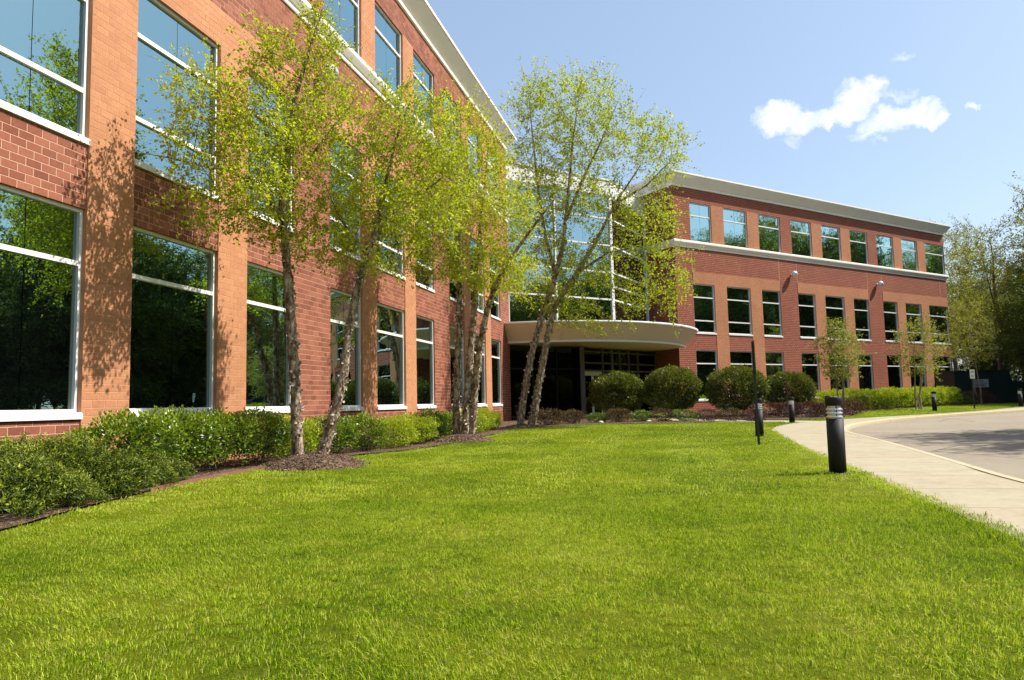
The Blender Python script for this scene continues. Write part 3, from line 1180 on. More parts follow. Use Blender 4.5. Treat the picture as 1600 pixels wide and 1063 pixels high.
# --- right wing
PR, BR = 1.2173, 2.0307
PERR = WC + 2 * WS + 2 * PR + BR
gR = [0.0, PERR, 2 * PERR]
R0, R1 = -6.02, 27.55
winR, tanR = wing_plan(gR, PR, WS, WS3, R0, R1, first_narrow=0, last_to=R1 - .03)
redR = red_rects(winR, tanR, R0, R1)
for q in winR:
    add_window(MR, *q, M['glass_r'], sill=q[2] < Z['b1'] - .01)
core = MB()
for (a, b, c, d) in redR:
    core.box(a, b, -0.35, 0.0, c, d, 0, side=1)
core.build('wall', [M['red_wall'], M['reveal_red']], bld, MR)
core = MB()
for (a, b, c, d) in tanR:
    core.box(a, b, -0.345, 0.02, c, d, 0, side=1)
core.build('pier', [M['tan_wall'], M['reveal_tan']], bld, MR)
for g in gR:
    for e in (g + WC / 2 + PR + WS, g - WC / 2 - PR - WS):
        if R0 + .3 < e < R1 - .3:
            j = MB()
            j.box(e - .02, e + .02, -.006, .004, Z['lin'], Z['b0'])
            j.build('movement_joint', M['tan_mortar'], bld, MR)
profile_run('belt_course', BELT, R0, R1, MR, M['stone'], 1.0, 1.0, 3.6)
profile_run('cornice', CORN, R0, R1, MR, M['stone'], 1.0, 1.0, 4.5)

# return wall of the right wing (faces the entrance) and its trims
MRET = MR @ Matrix.Translation((R0, 0, 0)) @ Matrix(((0, -1, 0, 0), (-1, 0, 0, 0), (0, 0, 1, 0), (0, 0, 0, 1)))   # x' = inwards, y' = out to -t
rt = MB()
rt.box(0.351, 9, -0.3, 0.0, -0.4, Z['b0'])
rt.box(0.351, 9, -0.3, 0.0, Z['b1'], Z['top'])
rt.build('return_wall', M['red_wall'], bld, MRET)
jn = MB()
jn.box(0.0, 0.3505, -0.30, -0.0005, -0.4, Z['b0'], skip='fb')
profile_run('belt_course', BELT, 0.0, 8, MRET, M['stone'], 1.0, 0)
profile_run('cornice', CORN, 0.0, 8, MRET, M['stone'], 1.0, 0)
# far end wall of the right wing, rear walls and roofs
ew = MB()
ew.box(R1 - .3, R1, -14, -.351, -.4, Z['top'])
ew.box(R0 + .4, R1 - .3, -14.3, -14, -.4, Z['top'])
ew.build('rear_wall', M['red_wall'], bld, MR)
ew = MB()
ew.box(T1 - .35, T1, -14, -.351, -.4, Z['top'])
ew.box(T0 + .2, T1 - .36, -14.3, -14, -.4, Z['top'])
ew.box(T0, T0 + .19, -14, -.351, -.4, Z['top'])
ew.build('rear_wall', M['red_wall'], bld, ML)
rf = MB()
rf.box(T0, T1 - .002, -14.2, -.21, Z['top'] + .45, Z['top'] + .85)
rf.build('roof', M['roof'], bld, ML)
rf = MB()
rf.box(R0, R1 - .002, -14.2, -.21, Z['top'] + .45, Z['top'] + .85)
rf.build('roof', M['roof'], bld, MR)

# --- glass entrance between the wings
cornerL = L(T1, 0)
C0 = cornerL + Vector((SB, CB, 0)) * 0.02 + Vector((CB, -SB, 0)) * -0.25


def wall_frame(p, q):
    """matrix (relative to the building root) with x along p->q, y towards the lawn, z up"""
    d = (q - p)
    d.z = 0
    d.normalize()
    n = Vector((d.y, -d.x, 0))
    return Matrix(((d.x, n.x, 0, p.x - LX), (d.y, n.y, 0, p.y - LY), (0, 0, 1, 0), (0, 0, 0, 1)))


def curtain(p, q, z0, z1, cols, rows, gm, name='curtain_wall', bar=0.055, split=True, fm='white'):
    MW = wall_frame(p, q)
    ln = (Vector((q.x, q.y, 0)) - Vector((p.x, p.y, 0))).length
    f = MB()
    for c in cols:
        f.box(c - bar, c + bar, -.16, 0.05, z0, z1)
    rr = [z0 + .05] + rows + [z1 - .05]
    for zc in rr:
        for a, b in zip(cols, cols[1:]):
            f.box(a + bar, b - bar, -.16, 0.03, zc - .045, zc + .045)
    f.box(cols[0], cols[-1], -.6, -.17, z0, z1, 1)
    o = f.build(name, [M[fm], M['dark']], bld, MW)
    for a, b in zip(cols, cols[1:]):
        for u, v in zip(rr, rr[1:]):
            k = 2 if split and (b - a) > 1.6 else 1
            for h in range(k):
                x0 = a + bar + (b - a - 2 * bar) * h / k + (.006 if h else 0)
                x1 = a + bar + (b - a - 2 * bar) * (h + 1) / k - (.006 if h < k - 1 else 0)
                g = MB()
                w2, h2 = (x1 - x0) / 2, (v - u - .09) / 2
                g.box(-w2, w2, -.008, .008, -h2, h2)
                pn = g.build('pane', gm, o, loc=((x0 + x1) / 2, -.05, (u + v) / 2))
                pn.rotation_euler = (random.gauss(0, .002), 0, random.gauss(0, .002))
    return o


uR, nR = Vector((SB, CB, 0)), Vector((CB, -SB, 0))
F1 = C0 + uR * 7.75
F2 = R(R0, -2.8)
ztop = 13.95
curtain(C0, F1, 5.45, ztop, [.1, 3.45, 7.7], [7.4, 9.1, 10.8, 12.5, 13.2], M['glass_e'])
curtain(F1, F2, 5.45, ztop, [.06, (F2 - F1).length - .05], [7.4, 8.25, 9.1, 10.8, 12.5], M['glass_e'], split=False)
# white fascia over the glazing, in panels
for (p, q, n) in ((C0, F1, 3), (F1, F2, 2)):
    MW = wall_frame(p, q)
    ln = (q - p).length
    for k in range(n):
        m = MB()
        a, b = ln * k / n + (.004 if k else -.05), ln * (k + 1) / n - (.004 if k < n - 1 else -.0)
        m.box(a, b, -.5, .09, ztop + .003, ztop + .97)
        m.box(a, b, -.5, .14, ztop + .973, ztop + 1.07)
        m.build('fascia_panel', M['white'], bld, MW)
m = MB()
pp = [C0, F1, F2, F2 - nR * 6, C0 - nR * 8]
m.face([(p.x - LX, p.y - LY, ztop + .9) for p in pp[::-1]])
m.face([(p.x - LX, p.y - LY, ztop + .8) for p in pp])
m.build('roof', M['roof'], bld)

# canopy: a flared bow between the wings
CAa, CAb = Vector((-0.45, 39.4, 0)), Vector((12.0, 46.7, 0))
ch = (CAb - CAa)
cl = ch.length
cu = ch / cl
cn = Vector((cu.y, -cu.x, 0))
sag = 3.0
rad = (cl * cl / 4 + sag * sag) / (2 * sag)
cc = (CAa + CAb) / 2 - cn * (rad - sag)
half = math.asin(cl / 2 / rad)


def arc(r, th):
    return cc + (cn * math.cos(th) + cu * math.sin(th)) * r


CZ0, CZ1 = 4.43, 5.50
NP = 9
for k in range(NP):
    m = MB()
    a0 = -half - .04 + (2 * half + .04) * k / NP + .0006
    a1 = -half - .04 + (2 * half + .04) * (k + 1) / NP - .0006
    sub = 5
    for j in range(sub):
        u, v = a0 + (a1 - a0) * j / sub, a0 + (a1 - a0) * (j + 1) / sub
        prof = [(rad - .86, CZ0 + .13), (rad - .06, CZ1 - .10)]
        q = [arc(prof[0][0], u), arc(prof[0][0], v), arc(prof[1][0], v), arc(prof[1][0], u)]
        zz = [prof[0][1], prof[0][1], prof[1][1], prof[1][1]]
        m.face([(p.x - LX, p.y - LY, z) for p, z in zip(q, zz)], smooth=True)
        q2 = [arc(prof[0][0] - .05, u), arc(prof[0][0] - .05, v), arc(prof[1][0] - .05, v), arc(prof[1][0] - .05, u)]
        m.face([(p.x - LX, p.y - LY, z) for p, z in zip(q2, zz)][::-1], smooth=True)
    m.build('canopy_panel', M['canopy'], bld)
NS = 48
for rim_name, prof in zip(('lower_rim', 'canopy_rim'), ([(rad - .98, CZ0), (rad - .83, CZ0), (rad - .83, CZ0 + .12), (rad - .98, CZ0 + .12)],
             [(rad - .25, CZ1 - .09), (rad, CZ1 - .09), (rad + .02, CZ1 - .03), (rad, CZ1 + .03), (rad - .25, CZ1 + .03)])):
    cp_ = MB()
    for j in range(NS):
        u = -half - .03 + (2 * half + .03) * j / NS
        v = -half - .03 + (2 * half + .03) * (j + 1) / NS
        for (r0, z0), (r1, z1) in zip(prof, prof[1:] + prof[:1]):
            q = [(arc(r0, u), z0), (arc(r0, v), z0), (arc(r1, v), z1), (arc(r1, u), z1)]
            cp_.face([(p.x - LX, p.y - LY, z) for p, z in q])
    cp_.build(rim_name, M['white'], bld)
# soffit and roof of the canopy
for z, nm, mt, r in ((CZ0 + .05, 'canopy_soffit', M['canopy'], rad - .97), (CZ1 - .02, 'canopy_roof', M['roof'], rad - .24)):
    m = MB()
    e = [arc(r, -half + .02 + (2 * half - .02) * j / 40) for j in range(41)]
    e = [p for p in e] + [F2 + Vector((.2, .3, 0)), C0 - nR * 1.0]
    m.face([(p.x - LX, p.y - LY, z) for p in (e if nm.endswith('roof') else e[::-1])])
    m.build(nm, mt, bld)

# entrance: dark glazing, door screen and posts under the canopy
G0 = C0 + uR * .15 - nR * .5
G1 = G0 + uR * 5.3
curtain(G0, G1, -.1, CZ0, [.06, 1.8, 3.5, 5.2], [3.1], M['glass_d'], 'storefront', .03, fm='black')
D1 = R(R0, -2.2)
MD = wall_frame(G1, D1)
dl = (D1 - G1).length
scr = MB()
cols = [.12, 2.15, 3.1, 3.9, 4.9, 5.9, dl - .08]
for c_ in cols:
    scr.box(c_ - (.09 if c_ in (.12, 3.1) else .035), c_ + (.09 if c_ in (.12, 3.1) else .035), -.12, .05, -.1, CZ0)
for zc in (3.04, 3.5, 4.2):
    for a, b in zip(cols, cols[1:]):
        scr.box(a + .092, b - .092, -.12, .03, zc - .045, zc + .045)
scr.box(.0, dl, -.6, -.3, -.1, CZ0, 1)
so_ = scr.build('entrance_screen', [M['alu'], M['dark']], bld, MD)
for a, b in zip(cols, cols[1:]):
    for u, v in ((0.05, 2.99), (3.09, 3.45), (3.55, 4.15)):
        if a == .12 and v == 2.99:
            continue
        g = MB()
        g.box(a + .09, b - .09, -.06, -.045, u, v)
        g.build('pane', M['glass_d'], so_)
for h in range(2):                                  # the two door leaves
    x0 = .22 + h * .93
    m = MB()
    m.box(x0, x0 + .09, -.10, -.03, .05, 2.98)
    m.box(x0 + .82, x0 + .91, -.10, -.03, .05, 2.98)
    m.box(x0 + .09, x0 + .82, -.10, -.03, .05, .33)
    m.box(x0 + .09, x0 + .82, -.10, -.03, 2.72, 2.98)
    dr = m.build('door', M['white'], bld, MD)
    g = MB()
    g.box(x0 + .09, x0 + .82, -.075, -.06, .33, 2.72)
    g.build('pane', M['glass_d'], dr)
    hd = MB()
    xh = x0 + (.76 if h == 0 else .15)
    hd.box(xh - .012, xh + .012, -.02, .03, .95, 1.35)
    hd.build('handle', M['louvre'], dr)
pt = G1 + nR * .35 - Vector((SB, CB, 0)) * .15
m = MB()
m.box(-.13, .13, -.13, .13, -.1, CZ0 + .04)
m.build('canopy_post', M['joint'], bld, loc=(pt.x - LX, pt.y - LY, 0))

# --- wall mounted round floodlights
def floodlight(pos, nrm, label):
    e = empty('floodlight', pos, label, 'lamp', 'round floodlights on the brick piers')
    e.rotation_mode = 'QUATERNION'
    e.rotation_quaternion = Vector(nrm).to_track_quat('Z', 'Y')
    a = MB()
    a.lathe([(.08, 0), (.08, .03), (.03, .04), (.03, .16)], 16)
    a.build('bracket', M['white'], e)
    h = MB()
    prof = [(.04, .10), (.13, .12), (.20, .18), (.235, .27), (.24, .34), (.215, .42), (.15, .49), (.05, .52)]
    h.lathe(prof, 24)
    h.build('housing', M['white'], e)
    g = MB()
    g.lathe([(.10, .50), (.12, .512), (.09, .535), (.01, .54)], 20)
    g.build('lens', M['lens'], e)


nl = Vector((CA, -SA, -.02))
nr = Vector((CB, -SB, -.02))
floodlight(R(5.83, 0.004, 10.30), nr, 'round white floodlight on the brick pier above the third clipped bush')
floodlight(R(16.78, 0.004, 10.30), nr, 'round white floodlight on the brick pier nearest the far end')
floodlight(L(5.62, 0.004, 10.30), nl, 'round white floodlight behind the birch leaves on the near wing')

# low tan knee wall with white coping by the clipped bushes
kw = empty('knee_wall', R(-4.1, 3.2, 0), 'low tan brick wall stub with white coping between two clipped bushes', 'wall', rz=-A2 + PI / 2)
m = MB()
m.box(-1.2, 1.2, -.2, .2, -.2, .98)
m.build('wall', M['tan_wall'], kw)
m = MB()
m.box(-1.26, 1.26, -.25, .25, .983, 1.1)
m.build('coping', M['white'], kw)
kw.location.z = .25

# ------------------------------------------------------------------ foliage machinery
def unit(v):
    return v / (np.linalg.norm(v, axis=-1, keepdims=True) + 1e-9)


def leaf_geo(P, D, N, ln, wd, fold=0.25):
    """rhombic leaves: (verts, tris)"""
    n = len(P)
    D = unit(D)
    S = unit(np.cross(D, N))
    Nn = np.cross(S, D)
    ln, wd = np.broadcast_to(ln, n)[:, None], np.broadcast_to(wd, n)[:, None]
    m_ = P + D * ln * .45
    V = np.stack([P, m_ - S * wd * .5 + Nn * wd * fold, P + D * ln, m_ + S * wd * .5 + Nn * wd * fold], 1).reshape(-1, 3)
    b = np.arange(n)[:, None] * 4
    F = np.stack([b + [0, 3, 2], b + [0, 2, 1]], 1).reshape(-1, 3)
    return V, F


def rand_unit(n, rng):
    return unit(rng.normal(size=(n, 3)))


def grow_tree(trunks, A, step=0.14, infl=1.3, kill=0.26, iters=150, rng=None, droop=0.0, start_min=0.0):
    """space colonisation from given trunk polylines into attractor points A"""
    pos, par, tid, tfr = [], [], [], []
    for ti, tr in enumerate(trunks):
        tr = [np.array(p, float) for p in tr]
        last = None
        for i in range(len(tr) - 1):
            a, b = tr[i], tr[i + 1]
            k = max(1, int(np.linalg.norm(b - a) / step))
            for j in range(k):
                p = a + (b - a) * j / k
                if i == 0 and j == 0 and len(pos) and np.min(np.linalg.norm(np.array(pos) - p, axis=1)) < step * .6:
                    last = int(np.argmin(np.linalg.norm(np.array(pos) - p, axis=1)))
                    continue
                pos.append(p)
                tid.append(ti)
                tfr.append((i + j / k) / (len(tr) - 1))
                par.append(-1 if last is None else last)
                last = len(pos) - 1
        pos.append(tr[-1])
        tid.append(ti)
        tfr.append(1.0)
        par.append(last)
    pos = np.array(pos)
    par = list(par)
    ntr = len(pos)
    A = A.copy()
    ok = pos[:, 2] >= start_min
    cand = np.where(ok)[0]
    near = np.full(len(A), -1)
    nd = np.full(len(A), 1e9)

    def update(ids):
        nonlocal near, nd
        Q = pos[ids]
        for s0 in range(0, len(A), 4000):
            sl = slice(s0, s0 + 4000)
            d = ((A[sl, None, :] - Q[None]) ** 2).sum(-1)
            j = d.argmin(1)
            dm = np.sqrt(d[np.arange(len(j)), j])
            up = dm < nd[sl]
            nd[sl] = np.where(up, dm, nd[sl])
            near[sl] = np.where(up, ids[j], near[sl])

    update(cand)
    for it in range(iters):
        act = (nd < (infl if it > 3 else 9e9)) if it > 0 else nd < 1e9
        if not act.any():
            break
        idx = near[act]
        dirs = unit(A[act] - pos[idx])
        uq, inv = np.unique(idx, return_inverse=True)
        acc_ = np.zeros((len(uq), 3))
        np.add.at(acc_, inv, dirs)
        acc_ = unit(acc_ + rng.normal(0, .22, acc_.shape))
        acc_[:, 2] -= droop
        newp = pos[uq] + unit(acc_) * step
        st = len(pos)
        pos = np.vstack([pos, newp])
        par += uq.tolist()
        ids = np.arange(st, len(pos))
        update(ids)
        keep = nd > kill
        if keep.all() and it > 40 and len(A) < 5:
            break
        A, near, nd = A[keep], near[keep], nd[keep]
        if len(A) == 0 or len(pos) > 9000:
            break
    return pos, np.array(par), ntr, np.array(tid), np.array(tfr)


def tree_radii(par, tip=0.004, e=2.35):
    n = len(par)
    acc_ = np.zeros(n)
    cnt = np.zeros(n, int)
    for i in range(n - 1, -1, -1):
        if acc_[i] == 0:
            acc_[i] = tip ** e
        p = par[i]
        if p >= 0:
            acc_[p] += acc_[i]
            cnt[p] += 1 + cnt[i]
    return acc_ ** (1 / e), cnt


def order_nodes(par):
    """parents always precede children in our construction"""
    return np.arange(len(par))


def tubes(pos, par, rad, sides_big=9, big=0.03, rng=None, rough=0.0):
    """chains of tapered tubes along the skeleton"""
    n = len(pos)
    kids = [[] for _ in range(n)]
    for i, p in enumerate(par):
        if p >= 0:
            kids[p].append(i)
    V, Fq, base = [], [], 0
    starts = [(i, None) for i in range(n) if par[i] < 0]
    while starts:
        i, pre = starts.pop()
        chain = [pre] if pre is not None else []
        while True:
            chain.append(i)
            if not kids[i]:
                break
            ks = sorted(kids[i], key=lambda k: -rad[k])
            for k in ks[1:]:
                starts.append((k, i))
            i = ks[0]
        if len(chain) < 2:
            continue
        P = pos[chain]
        r = rad[chain].copy()
        if pre is not None:
            r[0] = min(r[0], r[1] * 1.25)
        sides = sides_big if r.max() > big else (5 if r.max() > .012 else 3)
        T = np.gradient(P, axis=0)
        T = unit(T)
        ref = np.array([0.31, 0.95, 0.05])
        U = unit(np.cross(T, ref))
        W = np.cross(T, U)
        ang = np.arange(sides) * 2 * PI / sides
        rr = np.repeat(r[:, None], sides, 1)
        if rough and r.max() > big:
            rr = rr * (1 + rng.normal(0, rough, rr.shape))
        ring = P[:, None] + (U[:, None] * np.cos(ang)[None, :, None] + W[:, None] * np.sin(ang)[None, :, None]) * rr[..., None]
        V.append(ring.reshape(-1, 3))
        m_ = len(chain)
        a = base + (np.arange(m_ - 1)[:, None] * sides + np.arange(sides)[None])
        b = base + (np.arange(m_ - 1)[:, None] * sides + (np.arange(sides)[None] + 1) % sides)
        Fq.append(np.stack([a, b, b + sides, a + sides], -1).reshape(-1, 4))
        base += m_ * sides
    return np.vstack(V), np.vstack(Fq)


def ell_points(cen, radii, n, rng, shell=0.35):
    d = rand_unit(n, rng)
    r = (shell ** 3 + (1 - shell ** 3) * rng.random(n)) ** (1 / 3)
    return np.array(cen) + d * r[:, None] * np.array(radii)


def make_tree_meshes(name, trunks, A, leaf_n, leaf_l, leaf_mat, bark_mat, rng, step=.14, infl=1.3, kill=.26, tip=.004, base_r=None,
                     spread=.10, start_min=0.0, var_mu=.5, droop_leaf=.25, e=2.35, rough=.05, twig=8, width=.72, iters=150, shoots=0, shoot_l=.5, shoot_share=.5):
    pos, par, ntr, tid, tfr = grow_tree(trunks, A, step, infl, kill, iters=iters, rng=rng, start_min=start_min)
    rad, cnt = tree_radii(par, tip, e)
    if base_r:
        # trunks keep a real girth that tapers with height
        z0 = pos[:ntr, 2].min()
        br = np.array(base_r if isinstance(base_r, (list, tuple)) else [base_r] * len(trunks))[tid]
        tap = br * (1 - .86 * tfr ** 1.5)
        fl = br * .45 * np.exp(-(pos[:ntr, 2] - z0) / .12)
        rad[:ntr] = np.maximum(np.minimum(rad[:ntr], tap * 1.2), tap) + fl
        rad[ntr:] = np.minimum(rad[ntr:], br.max() * .30)
    if shoots:
        # slender young shoots that leave the crown, carrying leaves along their length
        tips = np.where((cnt < 3) & (np.arange(len(pos)) >= ntr))[0]
        cen = A.mean(0)
        k = 5
        b0 = rng.choice(tips, shoots)
        d0 = unit(unit(pos[b0] - pos[par[b0]]) * .7 + unit(pos[b0] - cen) * .55 + rng.normal(0, .35, (shoots, 3)) + np.array([0, 0, .35]))
        sl_ = shoot_l * rng.uniform(.45, 1.3, shoots) / k
        prev_i, p = b0, pos[b0]
        newp, newpar = [], []
        st = len(pos)
        for j in range(k):
            d0 = unit(d0 + rng.normal(0, .13, d0.shape) - np.array([0, 0, .07]))
            p = p + d0 * sl_[:, None]
            newp.append(p)
            newpar.append(prev_i)
            prev_i = np.arange(st + j * shoots, st + (j + 1) * shoots)
        pos = np.vstack([pos] + newp)
        par = np.concatenate([par] + newpar)
        rad = np.concatenate([rad] + [np.full(shoots, tip * (.85 - .13 * j)) for j in range(k)])
        cnt = np.concatenate([cnt, np.zeros(shoots * k, int)])
    V, Fq = tubes(pos, par, rad, rng=rng, rough=rough)
    tm = np_mesh(name + '_trunk', V, Fq, [bark_mat], smooth=True)
    tw = np.where((cnt < twig) & (np.arange(len(pos)) >= ntr))[0]
    pick = rng.choice(tw[tw < (st if shoots else len(pos))], leaf_n)
    if shoots:
        ns_ = int(leaf_n * shoot_share)
        pick[:ns_] = rng.integers(st, len(pos), ns_)
    prev = par[pick]
    f = rng.random(leaf_n)[:, None]
    P = pos[prev] * (1 - f) + pos[pick] * f + rng.normal(0, 1, (leaf_n, 3)) * np.where(np.arange(leaf_n) < (int(leaf_n * shoot_share) if shoots else 0), spread * .35, spread)[:, None]
    D = rand_unit(leaf_n, rng) + unit(pos[pick] - pos[prev]) * .5
    D[:, 2] -= droop_leaf
    N = rand_unit(leaf_n, rng) + np.array([.15, -.1, .75])
    ln = leaf_l * rng.uniform(.65, 1.3, leaf_n)
    V, F = leaf_geo(P, D, N, ln, ln * width)
    lv = np.clip(rng.normal(var_mu, .2, leaf_n), 0, 1)
    cm_ = np_mesh(name + '_crown', V, F, [leaf_mat], var=np.repeat(lv, 2))
    return tm, cm_


def bark_flakes(trunks, radii, n, seed):
    """curled papery bark lifting from the main trunks"""
    rng = np.random.default_rng(seed)
    P, D, N = [], [], []
    for tr, r0 in zip(trunks, radii):
        tr = np.array(tr)
        seg = np.linalg.norm(np.diff(tr, axis=0), axis=1)
        cu_ = np.concatenate([[0], np.cumsum(seg)])
        s_ = rng.random(n) ** 1.1 * cu_[-1] * .72
        i = np.clip(np.searchsorted(cu_, s_) - 1, 0, len(seg) - 1)
        f = ((s_ - cu_[i]) / seg[i])[:, None]
        c = tr[i] * (1 - f) + tr[i + 1] * f
        T = unit(tr[i + 1] - tr[i])
        rr = r0 * (1 - .86 * ((i + f[:, 0]) / len(seg)) ** 1.5)
        a = rng.uniform(0, 2 * PI, n)
        U = unit(np.cross(T, np.array([.3, .95, .05])))
        W = np.cross(T, U)
        out = U * np.cos(a)[:, None] + W * np.sin(a)[:, None]
        tang = np.cross(T, out)
        P.append(c + out * (rr * .97)[:, None])
        D.append(tang * rng.choice([-1, 1], n)[:, None] + out * rng.uniform(.15, .9, n)[:, None] + T * rng.normal(0, .5, n)[:, None])
        N.append(out)
    P, D, N = np.vstack(P), np.vstack(D), np.vstack(N)
    ln = rng.uniform(.03, .10, len(P)) * np.mean(radii) / .11
    V, F = leaf_geo(P, D, N, ln, ln * rng.uniform(.5, 1.1, len(P)), .2)
    return np_mesh('bark_flakes', V, F, [M['flake']], var=np.repeat(rng.random(len(P)), 2))


def place_tree(name, meshes, loc, label, cat='tree', group=None, rz=0, sc=1.0):
    e = empty(name, loc, label, cat, group, rz)
    e.scale = (sc, sc, sc)
    add_obj('trunk', meshes[0], e)
    add_obj('crown', meshes[1], e)
    return e


def mulch_mound(cx, cy, r, h, seed, stretch=1.0):
    rng = np.random.default_rng(seed)
    V, F = [], []
    rings, n = 9, 30
    ph = rng.uniform(0, 6.28, 3)
    z0 = float(gz(cx, cy))
    for i in range(rings + 1):
        f = i / rings
        for k in range(n):
            a = 2 * PI * k / n
            rr = r * f * (1 + .07 * math.sin(2 * a + ph[0]) + .05 * math.sin(5 * a + ph[1]))
            zz = h * (1 - f ** 2.2) + (rng.normal(0, .010) if 0 < i < rings else 0) - (.03 if i == rings else 0)
            V.append((cx + rr * math.cos(a) * stretch, cy + rr * math.sin(a), z0 + zz))
    for i in range(rings):
        for k in range(n):
            F.append((i * n + k, (i + 1) * n + k, (i + 1) * n + (k + 1) % n, i * n + (k + 1) % n))
    o = add_obj('mulch_mound', np_mesh('mulch_mound', np.array(V), np.array(F), [M['mulch']], smooth=True))
    nch = int(2600 * r * r)
    a, f = rng.uniform(0, 2 * PI, nch), np.sqrt(rng.random(nch)) * 1.06
    zz = h * (1 - np.minimum(f, 1) ** 2.2)
    P = np.column_stack([cx + r * f * np.cos(a) * stretch, cy + r * f * np.sin(a), z0 + zz + rng.uniform(0, .02, nch)])
    D = rand_unit(nch, rng) * [1, 1, .45]
    ln = rng.uniform(.02, .065, nch)
    V, F = leaf_geo(P, D, rand_unit(nch, rng) * .5 + [0, 0, 1], ln, ln * rng.uniform(.22, .5, nch), 0.1)
    c = add_obj('bark_chips', np_mesh('bark_chips', V, F, [M['chip']], var=np.repeat(rng.random(nch), 2)), o)
    c['kind'] = 'stuff'
    return o


def pxm(pts, Y):
    return [tuple(at(x, y, Y + (dy if dy else 0))) for x, y, dy in pts]


def blobs(lst, Y, rng, dens):
    """attractors from lobes given as (x, y, dY, rx_px, ry_px, r_depth)"""
    out = []
    for (x, y, dy, rx, ry, rd) in lst:
        c = at(x, y, Y + dy)
        k = (Y + dy) / FPX
        vol = rx * k * ry * k * rd
        out.append(ell_points(c, (rx * k, rd, ry * k), max(12, int(vol * dens)), rng))
    return np.vstack(out)


# ------------------------------------------------------------------ the three river birches
rng = np.random.default_rng(3)
Y1 = 13.95
tr1 = [pxm([(467, 731, 0), (465, 690, 0), (461, 600, .05), (455, 500, .1), (447, 400, .1), (441, 320, .05), (446, 230, -.1), (462, 150, -.2), (486, 70, -.2), (505, 15, -.1)], Y1),
       pxm([(497, 731, .05), (505, 705, .1), (522, 650, .2), (536, 590, .3), (545, 520, .35), (556, 460, .4), (570, 410, .45), (590, 350, .5), (602, 290, .6), (618, 220, .6), (640, 160, .7)], Y1),
       pxm([(446, 345, .05), (400, 290, -.6), (360, 268, -1.0), (310, 258, -1.3), (262, 246, -1.5), (225, 240, -1.6)], Y1),
       pxm([(442, 310, .05), (478, 255, .3), (520, 200, .4), (560, 150, .4)], Y1),
       pxm([(575, 400, .45), (530, 340, .1), (505, 280, -.1)], Y1),
       pxm([(593, 345, .5), (650, 310, .7), (700, 270, .8)], Y1)]
A = blobs([(415, 215, -.6, 75, 95, 1.2), (335, 170, -1.3, 62, 75, 1.0), (300, 235, -1.5, 45, 50, .8), (345, 325, -1.2, 60, 34, .9), (385, 265, -1.4, 60, 70, .9), (440, 110, -.3, 55, 70, .9), (500, 70, 0, 38, 65, .8),
           (430, 330, .1, 60, 60, 1.0), (520, 190, .3, 70, 75, 1.0), (560, 285, .5, 75, 75, 1.1), (640, 215, .7, 75, 85, 1.1), (650, 330, .7, 75, 55, 1.1), (585, 400, .3, 40, 25, .6), (520, 380, .2, 50, 35, .8), (700, 290, .8, 40, 50, .7)], Y1, rng, 560)
t1m = make_tree_meshes('birch_a', tr1, A, 34000, .067, M['birch_leaf'], M['birch_bark'], rng, step=.11, infl=1.2, kill=.19, base_r=[.108, .108, .035, .04, .03, .04], spread=.10, start_min=2.6, rough=.07, shoots=1500, shoot_l=.62, shoot_share=.55)
zero = (0, 0, 0)


def world_tree(name, meshes, base, label, group, fl=None):
    e = empty(name, base, label, 'tree', group)
    for nm, me in zip(('trunk', 'crown'), meshes):
        me.transform(Matrix.Translation(-Vector(base)))
        add_obj(nm, me, e)
    if fl:
        fl.transform(Matrix.Translation(-Vector(base)))
        add_obj('bark_flakes', fl, e)['kind'] = 'stuff'
    return e


b1 = (-3.9, 13.95, 0.0)
world_tree('river_birch', t1m, b1, 'nearest river birch with two forking trunks and yellow green leaves', 'river birches along the near wing', bark_flakes(tr1[:2], [.108, .108], 420, 1))
Y2 = 21.97
tr2 = [pxm([(714, 692, .1), (713, 620, .15), (716, 540, .2), (718, 460, .2), (716, 380, .2), (705, 300, .1), (695, 220, 0)], Y2),
       pxm([(726, 694, 0), (730, 620, 0), (736, 540, .1), (742, 470, .2), (748, 390, .3), (756, 300, .3), (764, 220, .2)], Y2),
       pxm([(736, 692, .1), (742, 610, 0), (750, 540, -.2), (762, 480, -.4), (778, 440, -.7), (800, 400, -.9), (840, 345, -1.1), (868, 310, -1.2)], Y2),
       pxm([(716, 420, .2), (690, 370, .5), (665, 320, .8)], Y2)]
A = blobs([(700, 300, .1, 55, 80, 1.3), (740, 235, .1, 60, 50, 1.2), (770, 330, 0, 45, 75, 1.3), (690, 400, .2, 60, 40, 1.2), (755, 420, .1, 50, 40, 1.2), (800, 420, -.5, 40, 45, 1.0), (655, 330, .5, 45, 60, 1.0), (815, 330, -.8, 30, 35, .8), (715, 190, 0, 35, 25, .8)], Y2, rng, 220)
t2m = make_tree_meshes('birch_b', tr2, A, 25000, .078, M['birch_leaf'], M['birch_bark'], rng, step=.15, infl=1.5, kill=.27, base_r=[.115, .125, .11, .04], spread=.13, start_min=3.2, rough=.07, var_mu=.56, shoots=1100, shoot_l=.8, shoot_share=.55)
world_tree('river_birch', t2m, (-1.5, 21.97, 0), 'middle river birch with three upright trunks on a mulch ring', 'river birches along the near wing', bark_flakes(tr2[:3], [.115, .125, .11], 380, 2))
Y3 = 32.5
